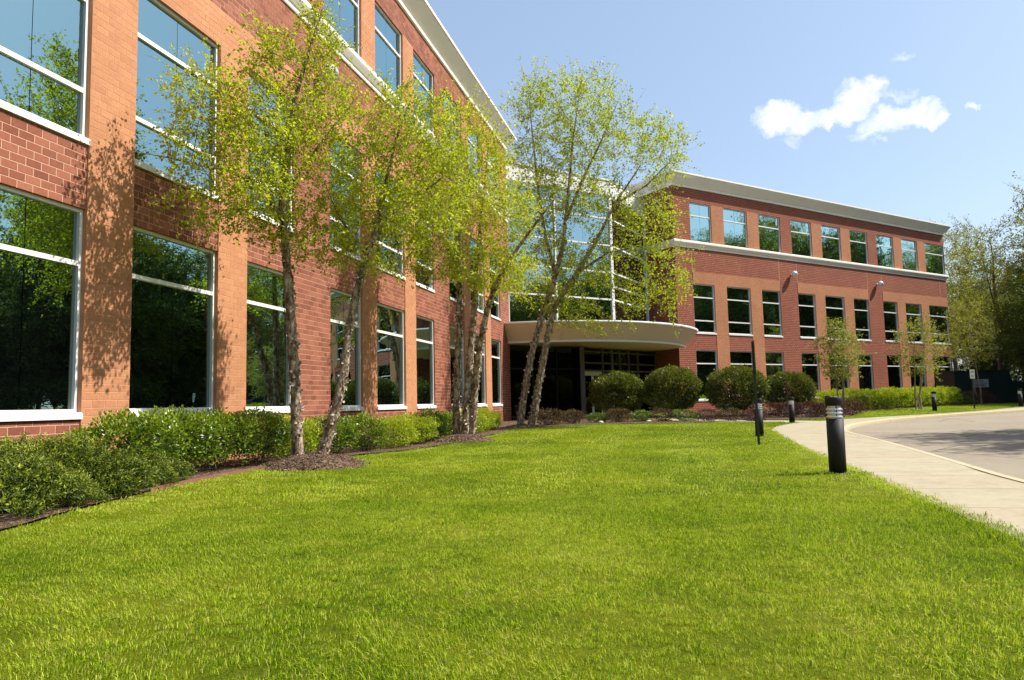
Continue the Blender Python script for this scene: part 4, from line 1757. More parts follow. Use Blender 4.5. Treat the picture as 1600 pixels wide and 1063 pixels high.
tr3 = [pxm([(812, 671, 0), (818, 620, 0), (829, 560, 0), (845, 500, 0), (866, 440, 0), (880, 380, -.1), (888, 300, -.1), (895, 220, 0), (905, 150, 0)], Y3),
       pxm([(830, 671, -.1), (840, 610, -.1), (853, 540, -.1), (866, 480, -.15), (900, 430, -.3), (930, 380, -.5), (960, 320, -.6), (1000, 260, -.8)], Y3),
       pxm([(868, 432, 0), (850, 360, .3), (840, 290, .5), (832, 210, .6), (826, 150, .6)], Y3),
       pxm([(884, 345, -.1), (910, 280, -.3), (940, 220, -.4), (965, 160, -.4)], Y3),
       pxm([(905, 425, -.3), (950, 395, -.6), (1000, 385, -.9), (1035, 400, -1.0)], Y3),
       pxm([(962, 318, -.6), (1010, 290, -.7), (1050, 250, -.8)], Y3)]
A = blobs([(905, 175, 0, 70, 62, 2.0), (835, 155, .5, 42, 40, 1.3), (850, 250, .4, 55, 60, 1.5), (960, 215, -.3, 65, 55, 1.7), (1030, 240, -.8, 48, 58, 1.5), (1000, 340, -.8, 65, 48, 1.6), (1030, 425, -1.0, 52, 58, 1.4),
           (900, 300, -.2, 65, 50, 1.6), (850, 390, .2, 52, 52, 1.4), (925, 410, -.3, 55, 45, 1.4), (880, 465, 0, 50, 28, 1.2), (985, 455, -.9, 40, 35, 1.2), (825, 310, .5, 35, 60, 1.2), (1045, 488, -1.1, 14, 26, .5), (930, 500, -.4, 40, 16, .8)], Y3, rng, 62)
t3m = make_tree_meshes('birch_c', tr3, A, 34000, .104, M['birch_leaf'], M['birch_bark'], rng, step=.20, infl=2.0, kill=.36, tip=.0055, base_r=[.155, .165, .08, .07, .06, .06], spread=.17, start_min=4.3, rough=.07, var_mu=.46, shoots=1200, shoot_l=1.1, shoot_share=.5)
world_tree('river_birch', t3m, (.45, 32.5, float(gz(0, 32.5))), 'tall airy river birch with paired trunks before the curved entrance canopy', 'river birches along the near wing', bark_flakes(tr3[:2], [.155, .165], 380, 3))
for (x, y, r, h, sd_) in ((-3.75, 13.75, 1.02, .22, 1), (-1.55, 21.85, .92, .22, 2), (.45, 32.3, 1.0, .14, 3)):
    o = mulch_mound(x, y, r, h, sd_)
mounds = [o for o in C.objects if o.name.startswith('mulch_mound')]
for o, l in zip(mounds, ('bark mulch ring around the nearest birch trunks', 'bark mulch ring around the three trunked birch', 'bark mulch ring around the birch by the entrance')):
    tag(o, l, 'mulch', 'mulch rings under the birches')

# ------------------------------------------------------------------ young street trees by the right wing
rng = np.random.default_rng(21)


def young_birch(seed, h=5.4, crown_r=1.3, leaf=5200, lean=0.0, z_c=.62, mat='birch_leaf_pale'):
    rng = np.random.default_rng(seed)
    trs = []
    for k in range(3):
        a = 2 * PI * k / 3 + rng.uniform(0, 1)
        x0, y0 = .12 * math.cos(a), .12 * math.sin(a)
        tr = []
        for j in range(7):
            f = j / 6
            tr.append((x0 * (1 + 2.4 * f) + lean * f + rng.normal(0, .04), y0 * (1 + 2.4 * f) + rng.normal(0, .04), h * .86 * f))
        trs.append(tr)
    A = np.vstack([ell_points((lean * .7, 0, h * z_c), (crown_r, crown_r, h * .30), 380, rng, .1), ell_points((lean * .9, 0, h * .85), (crown_r * .6, crown_r * .6, h * .14), 120, rng, .1)])
    return make_tree_meshes('young_birch', trs, A, leaf, .10, M[mat], M['pale_bark'], rng, step=.16, infl=1.3, kill=.24, tip=.004, base_r=.045, spread=.11, start_min=h * .34, rough=.03, shoots=260, shoot_l=.6, shoot_share=.5)


yb = [young_birch(5), young_birch(6, 5.6, 1.5, 3400, .5), young_birch(8, 7.5, 1.9, 4600, -.8, .66, 'wood_leaf')]
def gp(x, y):
    return (x, y, float(gz(x, y)))


place_tree('young_birch', yb[0], gp(18.5, 41.2), 'young pale birch with three thin stems in front of the bright hedge', 'tree', 'young trees by the far wing')
place_tree('young_birch', yb[1], gp(23.9, 43.3), 'sparse leaning young birch behind the small bollard near the far wing end', 'tree', 'young trees by the far wing')
place_tree('young_birch', yb[2], gp(33.3, 52.2), 'young bright green birch leaning in front of the dark green cabinet', 'tree', 'young trees by the far wing')

# ------------------------------------------------------------------ woodland
def wood_tree(seed, h, cr, leaf, ll, mat, z0=.30):
    rng = np.random.default_rng(seed)
    tr = [(0, 0, -.3)]
    x = y = 0
    for j in range(1, 9):
        x += rng.normal(0, .16)
        y += rng.normal(0, .16)
        tr.append((x, y, h * .8 * j / 8))
    trs = [tr]
    for k in range(3):
        a = rng.uniform(0, 6.28)
        z = h * rng.uniform(.32, .5)
        i = int(z / (h * .1))
        b = tr[min(i, 7)]
        trs.append([b, (b[0] + math.cos(a) * cr * .3, b[1] + math.sin(a) * cr * .3, b[2] + h * .12), (b[0] + math.cos(a) * cr * .55, b[1] + math.sin(a) * cr * .55, b[2] + h * .26)])
    parts = []
    for k in range(11):
        a = rng.uniform(0, 6.28)
        f = rng.uniform(z0, .95)
        rr = cr * (1 - abs(f - .58) * 1.1) * rng.uniform(.25, .95)
        s_ = cr * rng.uniform(.30, .5)
        parts.append(ell_points((rr * math.cos(a), rr * math.sin(a), h * f), (s_, s_, s_ * .75), 62, rng, .2))
    parts.append(ell_points((0, 0, h * .62), (cr * .8, cr * .8, h * .30), 200, rng, .1))
    return make_tree_meshes('wood_tree', trs, np.vstack(parts), leaf, ll, mat, M['bark'], rng, step=.5, infl=4.5, kill=.85, tip=.014, base_r=[h * .0135] + [h * .006] * 3, spread=.34, start_min=h * z0, rough=.06, twig=7, shoots=500, shoot_l=1.9, shoot_share=.4)


wt = [wood_tree(31, 19, 5.0, 17000, .17, M['wood_leaf']), wood_tree(32, 21, 5.6, 14000, .17, M['wood_leaf']),
      wood_tree(33, 16, 4.6, 20000, .20, M['wood_leaf_d'], .16), wood_tree(34, 12, 4.2, 20000, .18, M['wood_leaf_d'], .08)]
VT = [(1, 47.5, 71, .92, 'tall thin crowned tree rising just beyond the far end of the office roof'),
      (2, 49.5, 66, .96, 'dense dark tree directly behind the left side of the green cabinet'),
      (0, 54.0, 70, .98, 'broad yellow green tree behind the middle of the green cabinet'),
      (3, 45.5, 64, .80, 'low bushy tree tucked beside the far corner of the office wing'),
      (2, 56.5, 66, .92, 'deep green tree behind the right end of the green cabinet'),
      (1, 57.0, 72, 1.26, 'tallest open branched tree at the right edge of the photo'),
      (3, 53.5, 63.5, .74, 'low leafy tree standing close behind the green cabinet'),
      (0, 62.0, 69, 1.0, 'spreading tree partly cut off by the right edge'),
      (0, 56.0, 92, 1.08, 'distant tree whose top shows above the office cornice'),
      (3, 60.0, 62.5, .85, 'low bushy tree at the right photo edge behind the cabinet hood'),
      (0, 51.0, 84, 1.05, 'tall yellow green tree far behind the end of the office cornice'),
      (1, 66.0, 84, 1.06, 'far tree behind the tallest tree at the right edge')]
for i, (k, x, y, s_, lb) in enumerate(VT):
    place_tree('woodland_tree', wt[k], gp(x, y), lb, 'tree', 'trees beyond the green cabinet', rz=i * 2.1, sc=s_)

# ------------------------------------------------------------------ instancing for uncountable stuff
def join_np(meshes, mats):
    """join simple meshes into one new mesh (keeps 'var')"""
    Vs, Fs, mi, va, base = [], {3: [], 4: []}, {3: [], 4: []}, {3: [], 4: []}, 0
    for k, me in enumerate(meshes):
        n = len(me.vertices)
        v = np.empty(n * 3, np.float32)
        me.vertices.foreach_get('co', v)
        Vs.append(v.reshape(-1, 3))
        li = np.empty(len(me.loops), np.int32)
        me.loops.foreach_get('vertex_index', li)
        tot = np.empty(len(me.polygons), np.int32)
        me.polygons.foreach_get('loop_total', tot)
        q = int(tot[0])
        Fs[q].append(li.reshape(-1, q) + base)
        mi[q].append(np.full(len(tot), k))
        if 'var' in me.attributes:
            a = np.empty(len(tot), np.float32)
            me.attributes['var'].data.foreach_get('value', a)
        else:
            a = np.zeros(len(tot))
        va[q].append(a)
        base += n
    F = [np.vstack(Fs[q]) for q in (3, 4) if Fs[q]]
    return np_mesh('joined', np.vstack(Vs), F, mats, midx=np.concatenate([x for q in (3, 4) for x in mi[q]]), var=np.concatenate([x for q in (3, 4) for x in va[q]]))


def scatter_object(name, P, rot, scl, idx, meshes, label, cat):
    """one object whose points carry instances of the given meshes"""
    src = bpy.data.collections.new(name + '_source')
    for k, me in enumerate(meshes):
        o = bpy.data.objects.new('%s_src_%02d' % (name, k), me)
        src.objects.link(o)
    me = bpy.data.meshes.new(name)
    me.vertices.add(len(P))
    me.vertices.foreach_set('co', np.asarray(P, np.float32).ravel())
    for nm, ty, dat in (('rot', 'FLOAT_VECTOR', rot), ('scl', 'FLOAT', scl), ('idx', 'INT', idx)):
        a = me.attributes.new(nm, ty, 'POINT')
        a.data.foreach_set('vector' if ty == 'FLOAT_VECTOR' else 'value', np.asarray(dat, np.int32 if ty == 'INT' else np.float32).ravel())
    me.update()
    o = add_obj(name, me)
    ng = bpy.data.node_groups.new(name, 'GeometryNodeTree')
    ng.interface.new_socket('Geometry', in_out='INPUT', socket_type='NodeSocketGeometry')
    ng.interface.new_socket('Geometry', in_out='OUTPUT', socket_type='NodeSocketGeometry')
    g = NT(ng)
    gi, go = g.add('NodeGroupInput'), g.add('NodeGroupOutput')
    ci = g.add('GeometryNodeCollectionInfo')
    ci.inputs['Collection'].default_value = src
    ci.inputs['Separate Children'].default_value = True
    ci.inputs['Reset Children'].default_value = True
    ip = g.add('GeometryNodeInstanceOnPoints')
    ip.inputs['Pick Instance'].default_value = True

    def na(nm, ty):
        n_ = g.add('GeometryNodeInputNamedAttribute', data_type=ty)
        n_.inputs['Name'].default_value = nm
        return n_.outputs[0]
    g.link(gi.outputs[0], ip.inputs['Points'])
    g.link(ci.outputs[0], ip.inputs['Instance'])
    g.link(na('idx', 'INT'), ip.inputs['Instance Index'])
    g.link(na('rot', 'FLOAT_VECTOR'), ip.inputs['Rotation'])
    g.link(na('scl', 'FLOAT'), ip.inputs['Scale'])
    g.link(ip.outputs[0], go.inputs[0])
    md = o.modifiers.new('scatter', 'NODES')
    md.node_group = ng
    return tag(o, label, cat, kind='stuff')


# wood on the far side of the drive (seen in the windows, and casting the shade on the road)
rng = np.random.default_rng(77)
WP = [(23.4, 18.6, 3, 1.12), (24.8, 21.5, 3, 1.0), (23.0, 15.5, 3, .9)]


def wood_row(path, n, depth, lo, hi, kinds):
    """trees strewn over a belt that starts at the given line and runs back from the drive"""
    path = [Vector((*p, 0)) for p in path]
    cu_ = [0]
    for a, b in zip(path, path[1:]):
        cu_.append(cu_[-1] + (b - a).length)
    for k in range(n):
        p, d = along(path, cu_, cu_[-1] * (k + rng.random()) / n)
        q = depth * rng.random() ** 1.1
        WP.append((p.x + d.y * q, p.y - d.x * q, int(rng.choice(kinds)), rng.uniform(lo, hi)))


EDGE1 = [(18, -30), (20, -12), (22.5, 4), (25, 14), (28.5, 20.5), (36, 26.5), (46, 31.5)]
EDGE2 = [(46, 31.5), (56, 37), (67, 45), (82, 55), (92, 70)]
wood_row(EDGE1[3:], 16, 3.0, .9, 1.12, [3, 3, 3])
wood_row(EDGE1[:4], 9, 3.0, .7, .85, [3, 3, 3])
wood_row(EDGE1, 64, 24, .78, .95, [0, 2, 2, 2, 3])
wood_row(EDGE2, 16, 3, 1.0, 1.25, [3, 3])
wood_row(EDGE2[:3], 20, 22, 1.02, 1.18, [0, 2, 2, 2])
wood_row(EDGE2[1:], 40, 22, 1.2, 1.42, [0, 1, 2, 2])
wood_row([(48, 40), (43.5, 46.5), (44, 53), (48, 60)], 12, 5, 1.2, 1.4, [3, 3])
wood_row([(49, 41), (45, 47.5), (46, 54), (50, 61)], 14, 9, 1.1, 1.28, [0, 2, 2])
wood_row([(52, 61.5), (64, 64), (70, 70)], 9, 2, .5, .75, [3, 3])
wood_row([(-30, -24), (18, -30)], 22, 14, .7, .9, [0, 2, 2, 3])
wood_row([(86, 78), (62, 100), (20, 112), (-20, 110)], 34, 20, .8, 1.0, [0, 2, 2, 3])
wood_row([(100, 50), (84, 78), (60, 96)], 26, 6, .9, 1.1, [2, 2, 3])
WP = np.array(WP)
wmesh = [join_np(m_, [M['bark'], m_[1].materials[0]]) for m_ in wt]
P = np.column_stack([WP[:, 0], WP[:, 1], gz(WP[:, 0], WP[:, 1])])
scatter_object('woodland', P, np.column_stack([np.zeros((len(P), 2)), rng.uniform(0, 6.28, len(P))]), WP[:, 3], WP[:, 2], wmesh,
               'wood of leafy trees across the drive from the building', 'woodland')
fl = sheet('woodland_floor', [(19.5, -34), (19, -8), (21, 8), (24.5, 17), (31, 22.8), (45, 28.6), (110, 44), (160, 40), (150, -60), (20, -60)], 0.02, M['litter'], 6.0)
tag(fl, kind='structure')
fl = sheet('woodland_floor', [(40.2, 59.5), (46, 58), (60, 57), (100, 62), (140, 110), (60, 130), (20, 125), (44, 72)], 0.02, M['litter'], 6.0)
tag(fl, kind='structure')

# ------------------------------------------------------------------ shrubs
def shrub_mesh(name, seed, rx, ry, h, n, ll, mat, boxy=2.0, top_bias=.30, shell=.62, lump=.16, z0=0.0, width=.6, up=.4, lumps=5.0, bare=0.0, sprigs=0):
    """foliage of one shrub: leaves through the outer part of a lumpy superellipsoid"""
    rng = np.random.default_rng(seed)
    d = rand_unit(n, rng)
    d[:, 2] = np.where(d[:, 2] < 0, d[:, 2] * .9, d[:, 2])
    k = (np.abs(d) ** boxy).sum(1) ** (-1 / boxy)
    ph = rng.uniform(0, 6.28, (3, 3))
    lf = 1 + lump * (np.sin(d @ rng.normal(0, lumps, 3) + ph[0, 0]) + np.sin(d @ rng.normal(0, lumps, 3) + ph[0, 1]) + np.sin(d @ rng.normal(0, lumps * 1.8, 3) + ph[0, 2])) / 2
    r = (shell + (1 - shell) * rng.random(n) ** .55) * k * lf
    sp = rng.random(n) < .05
    r = np.where(sp, r * rng.uniform(1.0, 1.14, n), r)
    for _ in range(sprigs):                                # stray sprigs
        q = rand_unit(1, rng)[0]
        q[2] = abs(q[2]) + .25
        near_ = (d @ (q / np.linalg.norm(q))) > .985
        r = np.where(near_ & (rng.random(n) < .8), r * rng.uniform(1.0, 1.22, n), r)
    P = d * r[:, None] * np.array([rx, ry, (h - z0) / 2])
    P[:, 2] += (h + z0) / 2
    if bare:
        keep = (P[:, 2] > h * bare) | (rng.random(n) < .35)
        P, d, r = P[keep], d[keep], r[keep]
    P[:, 2] = np.maximum(P[:, 2], .02 + rng.random(len(P)) * .05)
    m_ = len(P)
    D = rand_unit(m_, rng) * .9 + d * .8
    D[:, 2] += up
    N = rand_unit(m_, rng) * .8 + d * .5 + np.array([0, 0, .5])
    ln = ll * rng.uniform(.6, 1.25, m_)
    V, F = leaf_geo(P, D, N, ln, ln * width)
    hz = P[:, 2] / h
    lit_outer = np.clip((r - .75) * 1.2, 0, .5)          # outer leaves painted lighter, as if catching the light
    v = np.clip(rng.normal(.22, .15, m_) + top_bias * hz + lit_outer, 0, 1)  # upper leaves painted lighter too, lower ones left darker as in shade
    return np_mesh(name, V, F, [mat], var=np.repeat(v, 2))


def stems_mesh(seed, n, r, h, th, mat):
    rng = np.random.default_rng(seed)
    V, F, base = [], [], 0
    for k in range(n):
        a = rng.uniform(0, 6.28)
        q = rng.uniform(.1, .55) * r
        p0 = np.array([q * .5 * math.cos(a), q * .5 * math.sin(a), -.05])
        p1 = np.array([q * math.cos(a) + rng.normal(0, .05), q * math.sin(a) + rng.normal(0, .05), h * .45])
        p2 = p1 + np.array([math.cos(a) * r * .3, math.sin(a) * r * .3, h * .35])
        for i, (p, rr) in enumerate(((p0, th), (p1, th * .75), (p2, th * .3))):
            for j in range(5):
                an = j * 2 * PI / 5
                V.append(p + np.array([math.cos(an) * rr, math.sin(an) * rr, 0]))
        for i in range(2):
            for j in range(5):
                F.append((base + i * 5 + j, base + i * 5 + (j + 1) % 5, base + (i + 1) * 5 + (j + 1) % 5, base + (i + 1) * 5 + j))
        base += 15
    return np_mesh('stems', np.array(V), np.array(F), [mat], smooth=True)


def place_shrub(name, fol, stem, loc, label, cat, group, rz=0.0, sc=(1, 1, 1)):
    e = empty(name, loc, label, cat, group, rz)
    e.scale = sc
    add_obj('foliage', fol, e)
    if stem:
        add_obj('stems', stem, e)
    return e


# the loose hedge along the near wing
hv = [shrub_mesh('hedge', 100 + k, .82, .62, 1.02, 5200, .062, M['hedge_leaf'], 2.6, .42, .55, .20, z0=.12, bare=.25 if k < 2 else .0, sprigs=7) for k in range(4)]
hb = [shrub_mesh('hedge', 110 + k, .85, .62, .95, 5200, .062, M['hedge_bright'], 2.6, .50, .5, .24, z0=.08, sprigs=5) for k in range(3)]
hs = stems_mesh(1, 12, .6, .9, .012, M['bark'])
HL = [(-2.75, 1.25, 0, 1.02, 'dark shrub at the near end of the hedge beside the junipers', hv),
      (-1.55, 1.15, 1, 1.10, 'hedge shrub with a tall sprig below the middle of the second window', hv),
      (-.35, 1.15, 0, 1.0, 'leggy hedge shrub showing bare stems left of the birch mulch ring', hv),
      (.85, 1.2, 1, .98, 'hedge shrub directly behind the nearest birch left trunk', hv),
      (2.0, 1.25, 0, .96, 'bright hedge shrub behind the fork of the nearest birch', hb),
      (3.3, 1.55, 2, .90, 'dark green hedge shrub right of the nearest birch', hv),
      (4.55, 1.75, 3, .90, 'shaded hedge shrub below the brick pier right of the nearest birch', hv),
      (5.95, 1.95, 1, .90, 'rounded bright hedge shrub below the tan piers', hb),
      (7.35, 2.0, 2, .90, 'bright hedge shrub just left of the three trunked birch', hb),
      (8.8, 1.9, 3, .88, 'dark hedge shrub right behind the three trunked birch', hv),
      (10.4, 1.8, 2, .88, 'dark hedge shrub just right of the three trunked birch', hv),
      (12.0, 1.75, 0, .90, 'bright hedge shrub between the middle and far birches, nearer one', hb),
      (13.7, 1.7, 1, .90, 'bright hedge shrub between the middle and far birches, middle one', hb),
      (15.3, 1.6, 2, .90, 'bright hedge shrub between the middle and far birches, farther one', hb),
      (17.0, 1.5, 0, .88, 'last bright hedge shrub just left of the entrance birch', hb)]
for i, (t_, D_, k, s_, lb, arr) in enumerate(HL):
    p = L(t_, D_)
    place_shrub('hedge_shrub', arr[k % len(arr)], hs, gp(p.x, p.y), lb, 'shrub', 'loose hedge along the near wing', rz=-A1 + PI / 2 + random.uniform(-.3, .3) + (PI if i % 2 else 0), sc=(s_ * random.uniform(.95, 1.08), s_ * random.uniform(.92, 1.08), s_ * random.uniform(.88, 1.06)))


# junipers: fans of short feathery sprays
def juniper_mesh(seed, r, h, n):
    rng = np.random.default_rng(seed)
    nb = n
    a = rng.uniform(0, 6.28, nb)
    q = np.sqrt(rng.random(nb))
    rad_ = 1 + .16 * np.sin(3 * a + seed) + .1 * np.sin(7 * a + 2 * seed)
    x, y = r * q * np.cos(a) * rad_, r * q * np.sin(a) * rad_
    z = h * (1 - q ** 2.4) * (.62 + .38 * rng.random(nb)) + .06 + .10 * np.sin(x * 5 + seed) * np.cos(y * 6)
    B = np.column_stack([x, y, np.maximum(z, .05)])
    out = unit(np.column_stack([np.cos(a), np.sin(a), np.full(nb, .75)]) + rng.normal(0, .35, (nb, 3)))
    Ps, Ds, Ns, ls, vs = [], [], [], [], []
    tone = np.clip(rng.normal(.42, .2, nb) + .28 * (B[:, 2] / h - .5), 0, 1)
    for j in range(14):
        f = j / 14
        side = unit(np.cross(out, rand_unit(nb, rng)))
        Ps.append(B + out * (.17 * f)[..., None] if np.ndim(f) else B + out * .17 * f)
        Ds.append(out * (.7) + side * .9)
        Ns.append(rand_unit(nb, rng) + [0, 0, .6])
        ls.append(rng.uniform(.025, .055, nb))
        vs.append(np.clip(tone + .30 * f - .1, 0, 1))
    ln = np.concatenate(ls)
    V, F = leaf_geo(np.vstack(Ps), np.vstack(Ds), np.vstack(Ns), ln, ln * .38, .1)
    return np_mesh('juniper', V, F, [M['juniper']], var=np.repeat(np.concatenate(vs), 2))


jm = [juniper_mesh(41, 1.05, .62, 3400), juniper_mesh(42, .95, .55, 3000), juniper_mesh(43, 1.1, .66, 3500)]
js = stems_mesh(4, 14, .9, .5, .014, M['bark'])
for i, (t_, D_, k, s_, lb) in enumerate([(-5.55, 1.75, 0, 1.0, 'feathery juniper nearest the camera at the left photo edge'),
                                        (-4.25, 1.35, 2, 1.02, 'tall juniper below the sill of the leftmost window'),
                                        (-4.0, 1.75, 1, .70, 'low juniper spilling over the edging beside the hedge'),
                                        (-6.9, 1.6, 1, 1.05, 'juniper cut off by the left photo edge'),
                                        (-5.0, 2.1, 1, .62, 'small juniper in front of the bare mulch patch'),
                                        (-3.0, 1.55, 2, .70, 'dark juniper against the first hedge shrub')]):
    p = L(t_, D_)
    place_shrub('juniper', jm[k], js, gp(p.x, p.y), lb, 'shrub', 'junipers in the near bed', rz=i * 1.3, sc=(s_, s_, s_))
    if i == 0:
        pass

# big clipped round bushes in front of the entrance
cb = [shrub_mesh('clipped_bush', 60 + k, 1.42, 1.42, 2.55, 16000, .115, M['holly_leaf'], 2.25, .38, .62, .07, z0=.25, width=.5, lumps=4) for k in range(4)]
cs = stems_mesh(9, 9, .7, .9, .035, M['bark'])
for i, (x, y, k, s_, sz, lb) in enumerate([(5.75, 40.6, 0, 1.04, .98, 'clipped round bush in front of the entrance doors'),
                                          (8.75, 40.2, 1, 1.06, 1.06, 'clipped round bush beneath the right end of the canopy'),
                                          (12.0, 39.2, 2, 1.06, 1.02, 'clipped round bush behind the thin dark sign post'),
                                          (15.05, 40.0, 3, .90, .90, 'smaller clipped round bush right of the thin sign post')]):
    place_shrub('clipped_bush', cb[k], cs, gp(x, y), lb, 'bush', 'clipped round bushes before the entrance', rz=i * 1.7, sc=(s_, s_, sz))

# barberries: low reddish shrubs edging the entrance bed
bv = [shrub_mesh('barberry', 80 + k, .62, .55, .62, 2300, .055, M['barberry'], 2.2, .30, .5, .2) for k in range(3)]
bd = [shrub_mesh('barberry', 86 + k, .75, .60, .68, 2300, .055, M['barberry_d'], 2.6, .30, .5, .16) for k in range(2)]
bg_ = [shrub_mesh('low_evergreen', 90 + k, .68, .55, .52, 2300, .055, M['hedge_leaf'], 2.2, .25, .5, .2) for k in range(2)]
bs = stems_mesh(12, 10, .45, .5, .008, M['bark'])
BL = [(1.55, 33.6, bv, 0, 1.25, 'wide olive red barberry right of the entrance birch'), (2.75, 34.6, bv, 1, 1.05, 'brownish barberry before the dark doorway'),
      (4.0, 35.2, bg_, 0, .9, 'low dark evergreen left of the entrance doors'), (5.0, 35.1, bv, 2, 1.05, 'pinkish barberry below the first clipped bush'),
      (6.1, 35.2, bg_, 1, 1.0, 'low green shrub between two pink barberries'), (7.1, 34.9, bv, 0, 1.0, 'pink topped barberry between first and second clipped bushes'),
      (8.1, 34.6, bg_, 0, 1.05, 'low green shrub beneath the second clipped bush'), (9.05, 34.2, bd, 0, .85, 'dark red barberry below the low tan wall'),
      (10.0, 33.9, bv, 1, .95, 'pinkish barberry left of the thin sign post'), (10.85, 33.3, bd, 1, .80, 'red barberry just left of the bollard by the lawn tongue'),
      (11.45, 34.6, bd, 1, .75, 'small red barberry right beside the second bollard')]
for i, (x, y, arr, k, s_, lb) in enumerate(BL):
    place_shrub('low_shrub', arr[k], bs, gp(x, y), lb, 'shrub', 'low shrubs edging the entrance bed', rz=i * 1.1, sc=(s_, s_, s_))
for i, (x, y, lb) in enumerate([(12.6, 36.4, 'dark purple barberry behind the thin sign post bollard'), (13.5, 36.0, 'dark purple barberry left of the third bollard'), (14.4, 35.7, 'dark purple barberry right of the third bollard'),
                                (15.3, 35.6, 'dark purple barberry left of the nearest bollard top'), (17.0, 37.2, 'purple barberry right of the nearest bollard top')]):
    place_shrub('low_shrub', bd[i % 2], bs, gp(x, y), lb, 'shrub', 'purple barberry row by the walk', rz=i * .9, sc=(1.15, 1.05, 1.12))

# bright clipped hedge before the right wing
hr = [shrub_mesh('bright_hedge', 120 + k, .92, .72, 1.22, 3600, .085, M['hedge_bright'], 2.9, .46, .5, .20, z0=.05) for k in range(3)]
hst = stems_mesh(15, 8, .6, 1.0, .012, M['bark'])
n_h = 12
hpath = [R(-2.4, 7.2), R(0.2, 8.2), R(3, 8.9), R(6, 8.7), R(9, 8.4), R(11.4, 8.1)]
hp_len = [0]
for a, b in zip(hpath, hpath[1:]):
    hp_len.append(hp_len[-1] + (b - a).length)
ordinal = ['nearest', 'second', 'third', 'fourth', 'fifth', 'sixth', 'seventh', 'eighth', 'ninth', 'tenth', 'eleventh', 'farthest']
for i in range(n_h):
    p, d = along(hpath, hp_len, hp_len[-1] * (i + .3) / n_h)
    place_shrub('bright_hedge_shrub', hr[i % 3], hst, gp(p.x, p.y), '%s shrub from the clipped bushes in the bright green hedge before the far wing' % ordinal[i], 'shrub', 'bright green hedge before the far wing',
                rz=-A2 + PI / 2, sc=(1, 1, .95 + .05 * (i % 3)))
for i, (x, y, lb) in enumerate([(31.0, 51.2, 'green low shrub at the left foot of the green cabinet'), (32.2, 51.8, 'reddish low shrub behind the small white sign'), (33.4, 52.9, 'red low shrub at the leaning birch stems')]):
    place_shrub('low_shrub', (bg_[0], bv[0], bd[0])[i], bs, gp(x, y), lb, 'shrub', 'low shrubs before the green cabinet', rz=i, sc=(1.5, 1.3, 1.45))

# white rocks / ground lights in the beds
def rock(x, y, s_, lb):
    rng = np.random.default_rng(int(x * 100))
    m = MB()
    n = 9
    prof = [(.02, 0), (.9, .05), (1.0, .35), (.75, .75), (.3, .95), (.02, 1.0)]
    ring = [[(r * s_ * math.cos(2 * PI * k / n) * rng.uniform(.85, 1.15), r * s_ * math.sin(2 * PI * k / n) * rng.uniform(.8, 1.1), z * s_ * .75) for k in range(n)] for r, z in prof]
    for a, b in zip(ring, ring[1:]):
        for k in range(n):
            m.face([a[k], a[(k + 1) % n], b[(k + 1) % n], b[k]])
    o = m.build('white_rock', M['stone_w'], loc=(x, y, float(gz(x, y)) + .03))
    tag(o, lb, 'rock', 'white rocks in the beds')


rock(4.1, 34.55, .13, 'white rock at the foot of the pinkish barberry by the doors')
rock(6.35, 34.5, .12, 'white rock before the second clipped bush')
rock(24.3, 46.2, .20, 'white rock at the foot of the bright green hedge')

# ------------------------------------------------------------------ bollards
def bollard_parts():
    r = .115
    a = MB()
    a.lathe([(r, 0), (r, .765)], 28)
    tube = a.mesh('post', [M['black']])
    a = MB()
    a.lathe([(r * .80, .765), (r * .80, .945)], 24, cap=False)
    core_ = a.mesh('core', [M['louvre']])
    a = MB()
    for k in range(3):
        z = .795 + k * .052
        a.lathe([(r * .78, z + .012), (r * .98, z - .014), (r * .98, z - .004), (r * .78, z + .026)], 28, cap=False)
    lou = a.mesh('louvre', [M['louvre']])
    a = MB()
    for k in range(3):
        an = k * 2 * PI / 3 + .4
        cx, cy = r * .86 * math.cos(an), r * .86 * math.sin(an)
        a.lathe([(.007, .765), (.007, .945)], 8, cx=cx, cy=cy)
    st = a.mesh('strut', [M['black']])
    a = MB()
    a.lathe([(r, .945), (r, 1.060), (r - .008, 1.07)], 28)
    cap_ = a.mesh('cap', [M['black']])
    a = MB()
    a.lathe([(r + .03, -.05), (r + .03, .012), (r - .01, .016)], 28)
    bs_ = a.mesh('base_plate', [M['black']])
    return [('post', tube), ('reflector', core_), ('louvre', lou), ('strut', st), ('cap', cap_), ('base_plate', bs_)]


BP_ = bollard_parts()
for i, (x, y, lb) in enumerate([(4.53, 10.36, 'nearest black bollard light with silver louvres at the lawn edge'), (6.98, 20.9, 'black bollard light right behind the thin dark sign post'),
                                (11.75, 31.0, 'black bollard light at the tip of the lawn tongue'), (14.25, 33.2, 'bollard light mostly hidden behind the nearest bollard'),
                                (22.8, 39.7, 'small black bollard light in front of the far bright hedge'), (29.9, 43.2, 'bollard light at the right photo edge before the green cabinet')]):
    e = empty('bollard_light', gp(x, y), lb, 'bollard', 'black bollard lights along the walk', rz=i * .7)
    for nm, me in BP_:
        add_obj(nm, me, e)
    e.rotation_euler = (random.uniform(-.006, .006), random.uniform(-.008, .008), i * .7)

# thin sign post seen edge on
sp = empty('sign_post', gp(5.6, 16.85), 'thin dark green sign post seen edge on in the lawn', 'sign')
m = MB()
m.box(-.028, .028, -.022, .022, -.3, 2.40)
m.build('post', M['steel'], sp)
m = MB()
m.box(-.006, .006, -.16, .16, -.40, .40)
o = m.build('sign_plate', M['steel'], sp, loc=(.036, 0, 2.02))
m = MB()
for z in (-.22, .22):
    m.box(-.02, .016, -.012, .012, z - .012, z + .012)
m.build('bolt', M['louvre'], sp, loc=(.03, 0, 2.02))
sp.rotation_euler = (0, -.012, -.325)

